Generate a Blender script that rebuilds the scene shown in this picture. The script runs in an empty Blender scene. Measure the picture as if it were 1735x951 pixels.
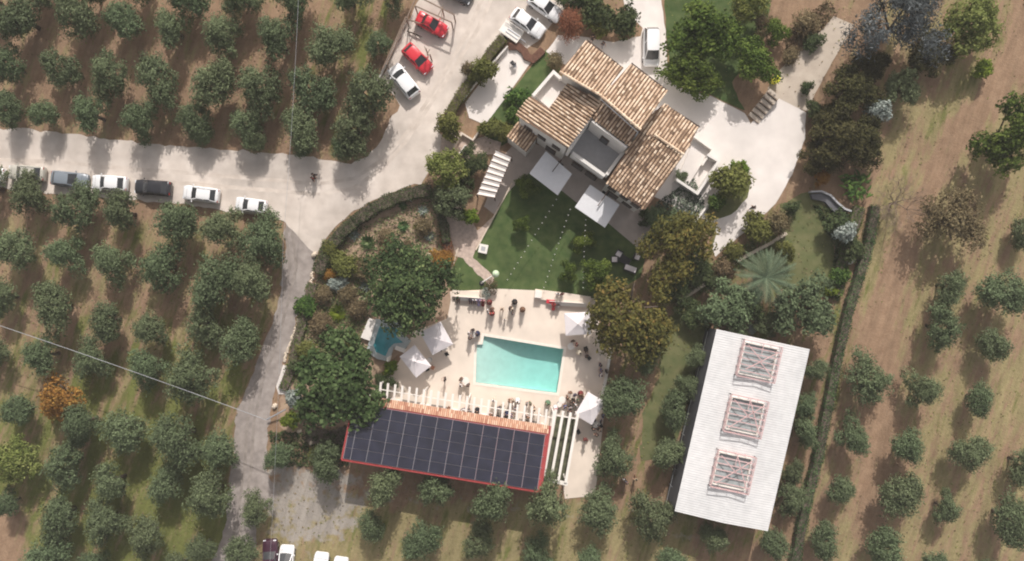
import bpy, bmesh, math, random
import numpy as np
from mathutils import Vector, Matrix
from mathutils.geometry import tessellate_polygon
R = math.radians
scene = bpy.context.scene
C = scene.collection

# ------------------------------------------------------------------ camera, sky, sun, exposure
S, H = 0.07, 80.0                       # metres per map unit on the ground, flying height
cd = bpy.data.cameras.new('camera'); cam = bpy.data.objects.new('camera', cd); C.objects.link(cam)
cam.location = (0, 0, H); cam.rotation_euler = (0, 0, 0)
cd.sensor_width = 36; cd.lens = 18.0/(867.5*S/H); cd.clip_start = 1; cd.clip_end = 2000
scene.camera = cam
SUN_EL, SUN_DX = 38.0, 0.13
w = bpy.data.worlds.new('World'); scene.world = w; w.use_nodes = True
nt = w.node_tree
sky = nt.nodes.new('ShaderNodeTexSky'); sky.sky_type = 'NISHITA'; sky.sun_disc = False
sky.sun_elevation = R(SUN_EL); sky.sun_rotation = math.atan2(SUN_DX, 1.0); sky.dust_density = 3.0
hz_ = nt.nodes.new('ShaderNodeHueSaturation'); hz_.inputs['Saturation'].default_value = .38; nt.links.new(sky.outputs[0], hz_.inputs['Color'])
wm_ = nt.nodes.new('ShaderNodeMix'); wm_.data_type = 'RGBA'; wm_.blend_type = 'MULTIPLY'; wm_.inputs[0].default_value = 1; wm_.inputs[7].default_value = (1.05, .98, .925, 1)
nt.links.new(hz_.outputs[0], wm_.inputs[6]); nt.links.new(wm_.outputs[2], nt.nodes['Background'].inputs[0]); nt.nodes['Background'].inputs[1].default_value = 0.125
sl = bpy.data.lights.new('sun', 'SUN'); sl.energy = 3.35; sl.angle = R(0.6); sl.color = (1.0, 0.955, 0.915)
so = bpy.data.objects.new('sun', sl); C.objects.link(so)
sd = Vector((SUN_DX, 1.0, math.tan(R(SUN_EL))*math.hypot(1, SUN_DX))).normalized()
so.rotation_euler = sd.to_track_quat('Z', 'Y').to_euler(); so.location = (20, 60, 60)
vs = scene.view_settings; vs.view_transform = 'Standard'; vs.look = 'None'; vs.exposure = 0.27; vs.gamma = 1.0
vs.use_curve_mapping = False
try:
    scene.cycles.filter_width = 2.0; scene.cycles.max_bounces = 6; scene.cycles.transparent_max_bounces = 8
except Exception: pass

# ------------------------------------------------------------------ helpers
def P(px, py, z=0.0):
    """plan point of a map position seen at height z"""
    k = (H - z)/H*S
    return Vector(((px-867.5)*k, -(py-475.5)*k, z))
def tag(o, label=None, cat=None, group=None, kind=None):
    if label: o['label'] = label
    if cat: o['category'] = cat
    if group: o['group'] = group
    if kind: o['kind'] = kind
    return o
def empty(name, loc, rz=0.0):
    o = bpy.data.objects.new(name, None); C.objects.link(o); o.location = loc; o.rotation_euler = (0, 0, rz)
    o.empty_display_size = .2
    return o
def thing(name, label, cat, loc, rz=0.0, group=None):
    return tag(empty(name, loc, rz), label, cat, group)
def dup(root, loc, rz=0.0, sc=None, label=None):
    def cp(o, par):
        c = o.copy(); C.objects.link(c); c.parent = par
        for ch in list(o.children): cp(ch, c)
        return c
    r = cp(root, None); r.location = loc; r.rotation_euler = (0, 0, rz)
    if sc is not None: r.scale = sc if hasattr(sc, '__len__') else (sc, sc, sc)
    if label: r['label'] = label
    return r

def mat(name, col, rough=.8, var=0.0, scale=2.0, col2=None, spec=.3, metal=0.0, bump=0.0, detail=4.0, big=None):
    m = bpy.data.materials.new(name); m.use_nodes = True; t = m.node_tree; n = t.nodes; L = t.links
    b = n['Principled BSDF']; b.inputs['Roughness'].default_value = rough; b.inputs['Metallic'].default_value = metal
    b.inputs['Specular IOR Level'].default_value = spec
    c1 = (*col, 1)
    if var or col2 or bump:
        g = n.new('ShaderNodeNewGeometry'); nz = n.new('ShaderNodeTexNoise'); nz.inputs['Scale'].default_value = scale
        nz.inputs['Detail'].default_value = detail; L.new(g.outputs['Position'], nz.inputs['Vector'])
        mp = n.new('ShaderNodeMapRange'); mp.inputs[1].default_value = .3; mp.inputs[2].default_value = .7
        L.new(nz.outputs[0], mp.inputs[0])
        mx = n.new('ShaderNodeMix'); mx.data_type = 'RGBA'
        if col2: a_, b_ = c1, (*col2, 1)
        else: a_, b_ = tuple(min(1, x*(1-var)) for x in col)+(1,), tuple(min(1, x*(1+var)) for x in col)+(1,)
        mx.inputs[6].default_value = a_; mx.inputs[7].default_value = b_
        L.new(mp.outputs[0], mx.inputs[0]); out = mx.outputs[2]
        if big:
            n2 = n.new('ShaderNodeTexNoise'); n2.inputs['Scale'].default_value = big[0]; n2.inputs['Detail'].default_value = 3
            L.new(g.outputs['Position'], n2.inputs['Vector'])
            m2 = n.new('ShaderNodeMapRange'); m2.inputs[1].default_value = .35; m2.inputs[2].default_value = .65
            m2.inputs[3].default_value = 1-big[1]; m2.inputs[4].default_value = 1+big[1]*.3
            L.new(n2.outputs[0], m2.inputs[0])
            vm = n.new('ShaderNodeVectorMath'); vm.operation = 'SCALE'; L.new(out, vm.inputs[0]); L.new(m2.outputs[0], vm.inputs['Scale'])
            out = vm.outputs[0]
        L.new(out, b.inputs['Base Color'])
        if bump:
            bp = n.new('ShaderNodeBump'); bp.inputs['Strength'].default_value = bump; bp.inputs['Distance'].default_value = .05
            L.new(nz.outputs[0], bp.inputs['Height']); L.new(bp.outputs[0], b.inputs['Normal'])
    else: b.inputs['Base Color'].default_value = c1
    return m
def ramp_mat(name, stops, attr='tint', rough=.85, trans=0.0, rnd=.25, spec=.2):
    """colour picked per face from the surface's own 'tint' value"""
    m = bpy.data.materials.new(name); m.use_nodes = True; t = m.node_tree; n = t.nodes; L = t.links
    b = n['Principled BSDF']; b.inputs['Roughness'].default_value = rough; b.inputs['Specular IOR Level'].default_value = spec
    a = n.new('ShaderNodeAttribute'); a.attribute_name = attr
    r = n.new('ShaderNodeValToRGB'); els = r.color_ramp.elements
    while len(els) < len(stops): els.new(.5)
    for e, (p, c) in zip(els, stops): e.position = p; e.color = (*c, 1)
    L.new(a.outputs['Fac'], r.inputs[0])
    oi = n.new('ShaderNodeObjectInfo'); mp = n.new('ShaderNodeMapRange'); mp.inputs[3].default_value = 1-rnd; mp.inputs[4].default_value = 1+rnd
    L.new(oi.outputs['Random'], mp.inputs[0])
    hs = n.new('ShaderNodeHueSaturation'); L.new(r.outputs[0], hs.inputs['Color']); L.new(mp.outputs[0], hs.inputs['Value'])
    mh = n.new('ShaderNodeMapRange'); mh.inputs[3].default_value = .5-.035*rnd*4; mh.inputs[4].default_value = .5+.02*rnd*4
    w1 = n.new('ShaderNodeMath'); w1.operation = 'MULTIPLY'; w1.inputs[1].default_value = 7.31
    w2 = n.new('ShaderNodeMath'); w2.operation = 'FRACT'; L.new(oi.outputs['Random'], w1.inputs[0]); L.new(w1.outputs[0], w2.inputs[0])
    L.new(w2.outputs[0], mh.inputs[0]); L.new(mh.outputs[0], hs.inputs['Hue'])
    L.new(hs.outputs[0], b.inputs['Base Color'])
    if trans:
        tr = n.new('ShaderNodeBsdfTranslucent'); L.new(hs.outputs[0], tr.inputs[0])
        ms = n.new('ShaderNodeMixShader'); ms.inputs[0].default_value = trans
        L.new(b.outputs[0], ms.inputs[1]); L.new(tr.outputs[0], ms.inputs[2]); L.new(ms.outputs[0], n['Material Output'].inputs[0])
    return m

class MB:
    def __init__(s): s.v = []; s.f = []; s.t = []
    def add(s, vs_, fs, tint=.5):
        o = len(s.v); s.v += [tuple(x) for x in vs_]; s.f += [tuple(i+o for i in f) for f in fs]; s.t += [tint]*len(fs)
    def box(s, c, d, rz=0.0, tint=.5, M=None):
        x, y, z = d[0]/2, d[1]/2, d[2]/2; ca, sa = math.cos(rz), math.sin(rz); q = []
        for dz in (-z, z):
            for dx, dy in ((-x, -y), (x, -y), (x, y), (-x, y)):
                p = Vector((dx*ca-dy*sa+c[0], dx*sa+dy*ca+c[1], dz+c[2]))
                q.append(M @ p if M else p)
        s.add(q, [(3, 2, 1, 0), (4, 5, 6, 7), (0, 1, 5, 4), (1, 2, 6, 5), (2, 3, 7, 6), (3, 0, 4, 7)], tint)
    def bar(s, p, q, wd, ht, tint=.5):
        p, q = Vector(p), Vector(q); d = q-p; l = d.length; d.normalize()
        sd_ = d.cross(Vector((0, 0, 1)));
        if sd_.length < 1e-4: sd_ = Vector((1, 0, 0))
        sd_.normalize(); up = sd_.cross(d)
        vv = []
        for e in (p, q):
            for a, b in ((-1, -1), (1, -1), (1, 1), (-1, 1)): vv.append(e+sd_*a*wd/2+up*b*ht/2)
        s.add(vv, [(3, 2, 1, 0), (4, 5, 6, 7), (0, 1, 5, 4), (1, 2, 6, 5), (2, 3, 7, 6), (3, 0, 4, 7)], tint)
    def tube(s, pts, r, n=8, tint=.5, r2=None, caps=True):
        pts = [Vector(p) for p in pts]; rings = []
        for i, p in enumerate(pts):
            d = (pts[min(i+1, len(pts)-1)]-pts[max(i-1, 0)]).normalized()
            a = d.cross(Vector((0, 0, 1)))
            if a.length < 1e-3: a = Vector((1, 0, 0))
            a.normalize(); b = d.cross(a)
            rr = r if r2 is None else r+(r2-r)*i/max(1, len(pts)-1)
            rings.append([p+a*math.cos(2*math.pi*k/n)*rr+b*math.sin(2*math.pi*k/n)*rr for k in range(n)])
        vv = [x for q in rings for x in q]; ff = []
        for i in range(len(pts)-1):
            for k in range(n): ff.append((i*n+k, i*n+(k+1) % n, (i+1)*n+(k+1) % n, (i+1)*n+k))
        if caps: ff += [tuple(range(n)), tuple(range((len(pts)-1)*n, len(pts)*n))]
        s.add(vv, ff, tint)
    def lathe(s, c, prof, n=16, tint=.5):
        vv = []; ff = []
        for r_, z in prof:
            for k in range(n): a = 2*math.pi*k/n; vv.append((c[0]+r_*math.cos(a), c[1]+r_*math.sin(a), c[2]+z))
        for i in range(len(prof)-1):
            for k in range(n): ff.append((i*n+k, i*n+(k+1) % n, (i+1)*n+(k+1) % n, (i+1)*n+k))
        ff += [tuple(range(n))[::-1], tuple(range((len(prof)-1)*n, len(prof)*n))]
        s.add(vv, ff, tint)
    def prism(s, poly, z0, z1, tint=.5):
        """poly: xy points; z0, z1: numbers or functions of (x, y)"""
        f0 = z0 if callable(z0) else (lambda x, y: z0); f1 = z1 if callable(z1) else (lambda x, y: z1)
        n = len(poly); vv = [(p[0], p[1], f0(p[0], p[1])) for p in poly]+[(p[0], p[1], f1(p[0], p[1])) for p in poly]
        tri = tessellate_polygon([[Vector((p[0], p[1], 0)) for p in poly]])
        ff = [tuple(t) for t in tri]+[tuple(i+n for i in t) for t in tri]
        ff += [(i, (i+1) % n, (i+1) % n+n, i+n) for i in range(n)]
        s.add(vv, ff, tint)
    def build(s, name, m, parent=None, world=False, smooth=False, bevel=0.0):
        me = bpy.data.meshes.new(name); vv = s.v
        if world and parent is not None:
            o_ = Vector(); p = parent
            while p is not None: o_ = o_+Vector(p.location); p = p.parent
            vv = [(x-o_.x, y-o_.y, z-o_.z) for x, y, z in vv]
        me.from_pydata(vv, [], s.f); me.update()
        a = me.attributes.new('tint', 'FLOAT', 'FACE'); a.data.foreach_set('value', s.t)
        bm = bmesh.new(); bm.from_mesh(me); bmesh.ops.recalc_face_normals(bm, faces=bm.faces)
        if bevel: bmesh.ops.bevel(bm, geom=bm.edges[:], offset=bevel, segments=2, affect='EDGES')
        bm.to_mesh(me); bm.free()
        if smooth:
            for p in me.polygons: p.use_smooth = True
        me.materials.append(m)
        o = bpy.data.objects.new(name, me); C.objects.link(o)
        if parent is not None: o.parent = parent
        return o

def quad_cloud(name, cen, nor, size, tint, m, parent=None, aspect=.6, rng=None):
    """many small leaf faces; arrays n x 3"""
    n = len(cen); rng = rng or np.random.default_rng(1)
    nor = nor/np.maximum(1e-6, np.linalg.norm(nor, axis=1, keepdims=True))
    t = rng.normal(size=(n, 3)); t -= (t*nor).sum(1, keepdims=True)*nor
    t /= np.maximum(1e-6, np.linalg.norm(t, axis=1, keepdims=True)); b = np.cross(nor, t)
    a_ = (size*.5)[:, None]*t; b_ = (size*.5*aspect)[:, None]*b
    v = np.empty((n, 4, 3)); v[:, 0] = cen-a_; v[:, 1] = cen-b_-a_*.1; v[:, 2] = cen+a_; v[:, 3] = cen+b_+a_*.1
    me = bpy.data.meshes.new(name); me.vertices.add(4*n); me.vertices.foreach_set('co', v.reshape(-1))
    me.loops.add(4*n); me.loops.foreach_set('vertex_index', np.arange(4*n, dtype=np.int32))
    me.polygons.add(n); me.polygons.foreach_set('loop_start', np.arange(0, 4*n, 4, dtype=np.int32))
    try: me.polygons.foreach_set('loop_total', np.full(n, 4, dtype=np.int32))
    except Exception: pass
    me.update(calc_edges=True)
    at = me.attributes.new('tint', 'FLOAT', 'FACE'); at.data.foreach_set('value', np.clip(tint, 0, 1).astype(np.float32))
    me.materials.append(m)
    o = bpy.data.objects.new(name, me); C.objects.link(o)
    if parent is not None: o.parent = parent
    return o
def unit(v): return v/np.maximum(1e-6, np.linalg.norm(v, axis=-1, keepdims=True))
def crown_arrays(seed, n, lobes=9, rz=.8, zc=1.2, leaf=.1, spread=.58, lr=(.34, .5), tintvar=.16):
    """unit-radius crown: leaves on the outsides of overlapping branch clumps"""
    g = np.random.default_rng(seed)
    d = unit(g.normal(size=(lobes, 3))); d[:, 2] = np.abs(d[:, 2])*.9-.25
    c = d*spread*np.array([1, 1, rz])*g.uniform(.5, 1.2, (lobes, 1)); c[0] = (0, 0, rz*.45)
    rad = g.uniform(lr[0], lr[1], lobes); lt = g.uniform(-tintvar, tintvar, lobes)
    k = g.choice(lobes, n, p=rad**2/np.sum(rad**2))
    dd = unit(g.normal(size=(n, 3))); dd[:, 2] += .25; dd = unit(dd)
    # small twigs clump the leaves further
    nt_ = 34; tw = unit(g.normal(size=(lobes, nt_, 3))); ti_ = g.integers(0, nt_, n); pick = tw[k, ti_]; twl = g.uniform(.72, 1.28, (lobes, nt_))[k, ti_]
    mixw = g.random(n) < .82; dd = np.where(mixw[:, None], unit(pick*1.0+dd*.26), dd)
    rr = rad[k]*np.where(mixw, twl, 1.0)*g.uniform(.5, 1.12, n)
    p = c[k]+dd*rr[:, None]*np.array([1, 1, .85]); p[:, 2] += zc
    keep = (np.linalg.norm((p-[0, 0, zc])/[1, 1, rz], axis=1) > .25) & (p[:, 2] > zc-rz*.92)
    p, dd, k = p[keep], dd[keep], k[keep]; m = len(p)
    nor = dd*.8+g.normal(size=(m, 3))*.55; nor[:, 2] += .35
    return p, nor, leaf*g.uniform(.6, 1.35, m), .5+lt[k]+g.normal(size=m)*.17, g
# ------------------------------------------------------------------ materials
M = {}
M['white'] = mat('white_stucco', (.72, .69, .65), .85, .05, .8)
M['cream'] = mat('cream_stone', (.74, .64, .54), .75, .05, .5, big=(.25, .06))
M['coping'] = mat('pool_coping', (.80, .73, .64), .7, .04, 2)
M['rail'] = mat('white_paint', (.78, .74, .68), .55, .03, 1)
M['concrete_white'] = mat('pale_concrete', (.70, .645, .60), .8, scale=.6, col2=(.78, .725, .675), detail=9, big=(.2, .10))
M['terracotta'] = ramp_mat('terracotta_tile', [(0, (.16, .11, .075)), (.35, (.40, .28, .185)), (.6, (.60, .44, .31)), (1, (.80, .66, .50))], rnd=0, rough=.85)
M['terracotta_red'] = ramp_mat('red_tile', [(0, (.42, .20, .13)), (.5, (.64, .38, .25)), (1, (.80, .62, .45))], rnd=0)
M['channel'] = mat('tile_channel', (.20, .125, .085), .95, .25, 3)
M['tank'] = mat('grey_tiles', (.40, .40, .41), .7, .06, 2)
M['solar'] = mat('solar_glass', (.020, .021, .036), .3, .25, .9, spec=.5)
M['railgrey'] = mat('dull_rail', (.27, .27, .29), .6)
M['alu'] = mat('aluminium', (.55, .56, .58), .4, metal=.7)
M['redmetal'] = mat('red_metal', (.32, .05, .05), .6, .1, 2)
M['glass'] = mat('dark_glass', (.035, .037, .04), .18, spec=.8)
M['tyre'] = mat('rubber', (.02, .02, .02), .9)
M['rim'] = mat('wheel_metal', (.5, .5, .52), .35, metal=.8)
M['wood'] = mat('weathered_wood', (.23, .17, .13), .85, .2, 6)
M['darkwood'] = mat('dark_timber', (.09, .06, .045), .8, .2, 5)
M['bark'] = mat('bark', (.13, .10, .08), .95, .3, 8)
M['skin'] = mat('skin', (.50, .30, .22), .55)
M['hair'] = mat('hair', (.03, .02, .015), .6)
M['hairbrown'] = mat('brown_hair', (.10, .055, .03), .6)
M['canvas'] = mat('canvas', (.74, .69, .69), .9, .03, 2)
M['canvas_grey'] = mat('shade_cloth', (.66, .66, .67), .9, .03, 2)
M['chrome'] = mat('grey_pole', (.35, .35, .36), .4, metal=.6)
M['black'] = mat('black_plastic', (.02, .02, .022), .5)
M['yellow'] = mat('yellow_plastic', (.75, .72, .06), .45)
M['pinksteel'] = mat('primer_steel', (.60, .40, .39), .6, .1, 3)
M['rock'] = mat('pale_rock', (.62, .53, .42), .9, .15, 4)
M['mulch'] = mat('red_brown_mulch', (.13, .065, .045), .95, .3, 4)
M['terra_pot'] = mat('terracotta_pot', (.42, .20, .12), .8)
M['olive'] = ramp_mat('olive_leaf', [(0, (.066, .088, .042)), (.5, (.114, .150, .074)), (1, (.178, .222, .118))], trans=.14, rnd=.16)
M['green'] = ramp_mat('green_leaf', [(0, (.020, .042, .010)), (.5, (.055, .105, .022)), (1, (.16, .24, .055))], trans=.18, rnd=.12)
M['oakgreen'] = ramp_mat('broadleaf_green', [(0, (.018, .034, .012)), (.5, (.056, .088, .032)), (.85, (.12, .165, .06)), (1, (.20, .24, .09))], trans=.15, rnd=.05)
M['citrusleaf'] = ramp_mat('citrus_leaf', [(0, (.025, .045, .008)), (.5, (.085, .125, .020)), (1, (.22, .27, .06))], trans=.2, rnd=.12)
M['deep'] = ramp_mat('deep_green_leaf', [(0, (.015, .034, .010)), (.5, (.045, .085, .026)), (1, (.16, .235, .095))], trans=.1, rnd=.1)
M['lime'] = ramp_mat('lime_leaf', [(0, (.06, .10, .015)), (.5, (.14, .21, .025)), (1, (.30, .38, .05))], trans=.25, rnd=.15)
M['ylw'] = ramp_mat('yellow_green_leaf', [(0, (.055, .075, .018)), (.5, (.15, .18, .045)), (1, (.28, .29, .10))], trans=.2, rnd=.12)
M['autumn'] = ramp_mat('walnut_leaf', [(0, (.045, .045, .014)), (.45, (.108, .105, .028)), (.8, (.175, .14, .036)), (1, (.26, .17, .055))], trans=.2, rnd=.05)
M['orange'] = ramp_mat('orange_leaf', [(0, (.12, .065, .02)), (.5, (.28, .135, .03)), (1, (.40, .25, .06))], trans=.2, rnd=.05)
M['rust'] = ramp_mat('rust_leaf', [(0, (.10, .05, .03)), (.5, (.24, .10, .05)), (1, (.38, .19, .10))], trans=.15, rnd=.05)
M['bluegrey'] = ramp_mat('blue_grey_needle', [(0, (.018, .022, .024)), (.5, (.055, .064, .066)), (.8, (.12, .135, .14)), (1, (.24, .26, .265))], trans=.05, rnd=.08)
M['darkolive'] = ramp_mat('dark_olive_leaf', [(0, (.016, .018, .008)), (.5, (.055, .052, .018)), (1, (.125, .115, .045))], trans=.15, rnd=.15)
M['silver'] = ramp_mat('silver_leaf', [(0, (.12, .15, .13)), (.5, (.25, .29, .26)), (1, (.45, .48, .43))], trans=.1, rnd=.1)
M['brownleaf'] = ramp_mat('dry_leaf', [(0, (.07, .05, .027)), (.5, (.145, .11, .058)), (1, (.27, .22, .12))], trans=.15, rnd=.1)
M['hedge'] = ramp_mat('hedge_leaf', [(0, (.022, .036, .014)), (.5, (.055, .078, .030)), (1, (.13, .155, .065))], trans=.1, rnd=.1)
M['hedgelime'] = ramp_mat('clipped_hedge_leaf', [(0, (.06, .065, .02)), (.5, (.13, .14, .035)), (1, (.22, .22, .07))], trans=.15, rnd=.08)
M['palm'] = ramp_mat('palm_leaf', [(0, (.05, .08, .045)), (.5, (.13, .18, .11)), (1, (.28, .33, .20))], trans=.1, rnd=.05)
M['cactus'] = ramp_mat('agave_leaf', [(0, (.03, .07, .02)), (.5, (.08, .15, .05)), (1, (.28, .36, .18))], trans=.0, rnd=.25)

# ------------------------------------------------------------------ terrain: one sheet to the horizon, cover weights painted as ground cover kinds
def smooth01(x): x = np.clip(x, 0, 1); return x*x*(3-2*x)
def in_poly(px, py, poly):
    ins = np.zeros(px.shape, bool); n = len(poly); j = n-1
    for i in range(n):
        xi, yi = poly[i]; xj, yj = poly[j]
        c = ((yi > py) != (yj > py)) & (px < (xj-xi)*(py-yi)/((yj-yi) or 1e-9)+xi); ins ^= c; j = i
    return ins
xs = np.concatenate([[-900, -400, -200, -120, -90], np.arange(-70, 70.1, .7), [90, 120, 200, 400, 900]])
ys = np.concatenate([[-900, -400, -200, -110, -70], np.arange(-42, 42.1, .7), [70, 110, 200, 400, 900]])
X, Y = np.meshgrid(xs, ys); nx, ny = len(xs), len(ys)
PX, PY = X/S+867.5, 475.5-Y/S
grng = np.random.default_rng(5)
def blur(a, k):
    for _ in range(k):
        a = (a+np.roll(a, 1, 0)+np.roll(a, -1, 0)+np.roll(a, 1, 1)+np.roll(a, -1, 1))/5
    return a
green = np.full(X.shape, .22); dry = np.full(X.shape, .38); grey = np.zeros(X.shape)
LL = in_poly(PX, PY, [(-2000, 330), (480, 380), (480, 480), (450, 600), (400, 700), (385, 990), (385, 2000), (-2000, 2000)])
green[LL] = .44+.46*smooth01((PY[LL]-420)/400)*(.55+.45*smooth01((PX[LL]+60)/380)); dry[LL] = .60
UL = in_poly(PX, PY, [(-2000, -900), (700, -900), (655, 120), (600, 270), (300, 245), (-2000, 215)])
green[UL] = .26+.40*smooth01((PX[UL]-480)/130); dry[UL] = .46
E = in_poly(PX, PY, [(1490, -900), (3000, -900), (3000, 2000), (1350, 2000), (1360, 860), (1420, 600), (1490, 330)]); green[E] = .34; dry[E] = .72
F_ = in_poly(PX, PY, [(1480, 560), (1440, 480), (1500, 260), (1640, 60), (1735, 0), (1735, 90), (1640, 270), (1560, 480), (1540, 560)])
green[F_] = .50; dry[F_] = .92
NE = in_poly(PX, PY, [(1600, -200), (1900, -200), (1900, 120), (1700, 130), (1600, 100)]); green[NE] = .55; dry[NE] = .6
G_ = in_poly(PX, PY, [(960, 500), (1200, 330), (1480, 340), (1450, 560), (1360, 860), (1200, 990), (960, 990), (1000, 850)]); green[G_] = .52; dry[G_] = .25
B_ = in_poly(PX, PY, [(440, 840), (1180, 860), (1180, 1100), (380, 1100)]); green[B_] = .46; dry[B_] = .9
GR = in_poly(PX, PY, [(440, 770), (610, 790), (625, 840), (610, 900), (560, 930), (470, 925), (440, 860)]); grey[GR] = .9
GR2 = in_poly(PX, PY, [(590, 800), (1150, 880), (1240, 910), (1230, 960), (1100, 900), (600, 850)]); grey[GR2] = .55
W_ = in_poly(PX, PY, [(1310, 0), (1400, 0), (1300, 150), (1270, 160)]); green[W_] = .12; dry[W_] = .22
O_ = in_poly(PX, PY, [(-30, 870), (28, 870), (28, 990), (-30, 990)]); green[O_] = 0; dry[O_] = .15
def near_line(pts):
    d = np.full(PX.shape, 1e9)
    for (x0, y0), (x1, y1) in zip(pts[:-1], pts[1:]):
        L2 = (x1-x0)**2+(y1-y0)**2; t_ = np.clip(((PX-x0)*(x1-x0)+(PY-y0)*(y1-y0))/L2, 0, 1); d = np.minimum(d, np.hypot(PX-x0-t_*(x1-x0), PY-y0-t_*(y1-y0)))
    return d
dt_ = near_line([(1790, -60), (1728, 85), (1665, 180), (1602, 262), (1560, 345), (1528, 430), (1500, 540), (1490, 700), (1480, 900)])
wgt = np.clip(1.4-dt_/26, 0, 1); green = green*(1-wgt); dry = dry*(1-wgt*.75)
d2 = near_line([(1600, 120), (1560, 205), (1520, 300)]); d3 = near_line([(1480, 560), (1440, 700), (1385, 951)])
for dd_, ww_ in ((d2, 9), (d3, 14)): w3 = np.clip(1.3-dd_/ww_, 0, 1); green = green*(1-w3); dry = dry*(1-w3*.6)
green, dry, grey = blur(green, 2), blur(dry, 2), blur(grey, 9)
zz = np.zeros(X.shape)
verts = np.stack([X, Y, zz], -1).reshape(-1, 3)
hole = in_poly(PX[:-1, :-1]+5, PY[:-1, :-1]-5, [(780, 560), (962, 582), (958, 672), (780, 656)])
faces = [(j*nx+i, j*nx+i+1, (j+1)*nx+i+1, (j+1)*nx+i) for j in range(ny-1) for i in range(nx-1) if not hole[j, i]]
me = bpy.data.meshes.new('ground'); me.from_pydata(verts.tolist(), [], faces); me.update()
ca = me.color_attributes.new('cover', 'FLOAT_COLOR', 'POINT')
ca.data.foreach_set('color', np.stack([green, dry, grey, np.ones(X.shape)], -1).reshape(-1).astype(np.float32))
m = bpy.data.materials.new('soil_and_grass'); m.use_nodes = True; t = m.node_tree; n = t.nodes; L = t.links
b = n['Principled BSDF']; b.inputs['Roughness'].default_value = .95; b.inputs['Specular IOR Level'].default_value = .1
geo = n.new('ShaderNodeNewGeometry'); at = n.new('ShaderNodeAttribute'); at.attribute_name = 'cover'
sep = n.new('ShaderNodeSeparateColor'); L.new(at.outputs['Color'], sep.inputs[0])
def noise(sc, det=5, st=(1, 1, 1), rough=.6):
    mpn = n.new('ShaderNodeMapping'); mpn.inputs['Scale'].default_value = st; vr = n.new('ShaderNodeVectorRotate'); vr.rotation_type = 'Z_AXIS'; vr.inputs['Angle'].default_value = R(17)
    L.new(geo.outputs['Position'], vr.inputs['Vector']); L.new(vr.outputs[0], mpn.inputs[0])
    q = n.new('ShaderNodeTexNoise'); q.inputs['Scale'].default_value = sc; q.inputs['Detail'].default_value = det
    q.inputs['Roughness'].default_value = rough; L.new(mpn.outputs[0], q.inputs['Vector']); return q.outputs[0]
def mixc(f, a, bb):
    q = n.new('ShaderNodeMix'); q.data_type = 'RGBA'
    (L.new(f, q.inputs[0]) if not isinstance(f, float) else setattr(q.inputs[0], 'default_value', f))
    for sck, v in ((6, a), (7, bb)):
        if isinstance(v, tuple): q.inputs[sck].default_value = (*v, 1)
        else: L.new(v, q.inputs[sck])
    return q.outputs[2]
def mth(op, a, bb, cl=False):
    q = n.new('ShaderNodeMath'); q.operation = op; q.use_clamp = cl
    for i_, v in enumerate((a, bb)):
        if isinstance(v, (int, float)): q.inputs[i_].default_value = v
        else: L.new(v, q.inputs[i_])
    return q.outputs[0]
soil = mixc(noise(.9), (.205, .122, .075), (.43, .30, .195))
soil = mixc(mth('MULTIPLY', noise(9, 3), .35), soil, (.20, .135, .09))
def mask(weight, nz, sharp=5.0):     # covered where noise < weight
    return mth('MULTIPLY', mth('SUBTRACT', weight, nz), sharp, True)
def spreadn(x):                       # stretch a noise to about 0..1
    q = n.new('ShaderNodeMapRange'); q.inputs[1].default_value = .28; q.inputs[2].default_value = .72; L.new(x, q.inputs[0]); return q.outputs[0]
drycol = mixc(noise(2.2), (.22, .18, .085), (.37, .31, .165))
grcol = mixc(noise(1.7), (.095, .115, .032), (.21, .215, .07))
c = mixc(mask(sep.outputs[1], spreadn(noise(.5, 6, (1.7, .45, 1), .66)), 3.0), soil, drycol)
c = mixc(mask(sep.outputs[0], spreadn(noise(.40, 7, (1.8, .42, 1), .68)), 3.2), c, grcol)
c = mixc(mask(sep.outputs[2], spreadn(noise(.8, 5)), 3.0), c, (.34, .305, .265))
sm = n.new('ShaderNodeMapRange'); sm.inputs[1].default_value = .35; sm.inputs[2].default_value = .65; sm.inputs[3].default_value = .74; sm.inputs[4].default_value = 1.08; L.new(noise(.55, 7, (1.7, .26, 1), .72), sm.inputs[0])
vm = n.new('ShaderNodeVectorMath'); vm.operation = 'SCALE'; L.new(c, vm.inputs[0]); L.new(sm.outputs[0], vm.inputs['Scale']); c = vm.outputs[0]
L.new(c, b.inputs['Base Color'])
bp = n.new('ShaderNodeBump'); bp.inputs['Strength'].default_value = .6; bp.inputs['Distance'].default_value = .12
L.new(noise(3.5, 6), bp.inputs['Height']); L.new(bp.outputs[0], b.inputs['Normal'])
me.materials.append(m)
g_ = bpy.data.objects.new('ground', me); C.objects.link(g_); tag(g_, 'orchard soil with patches of dry and green grass', kind='structure')

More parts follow.
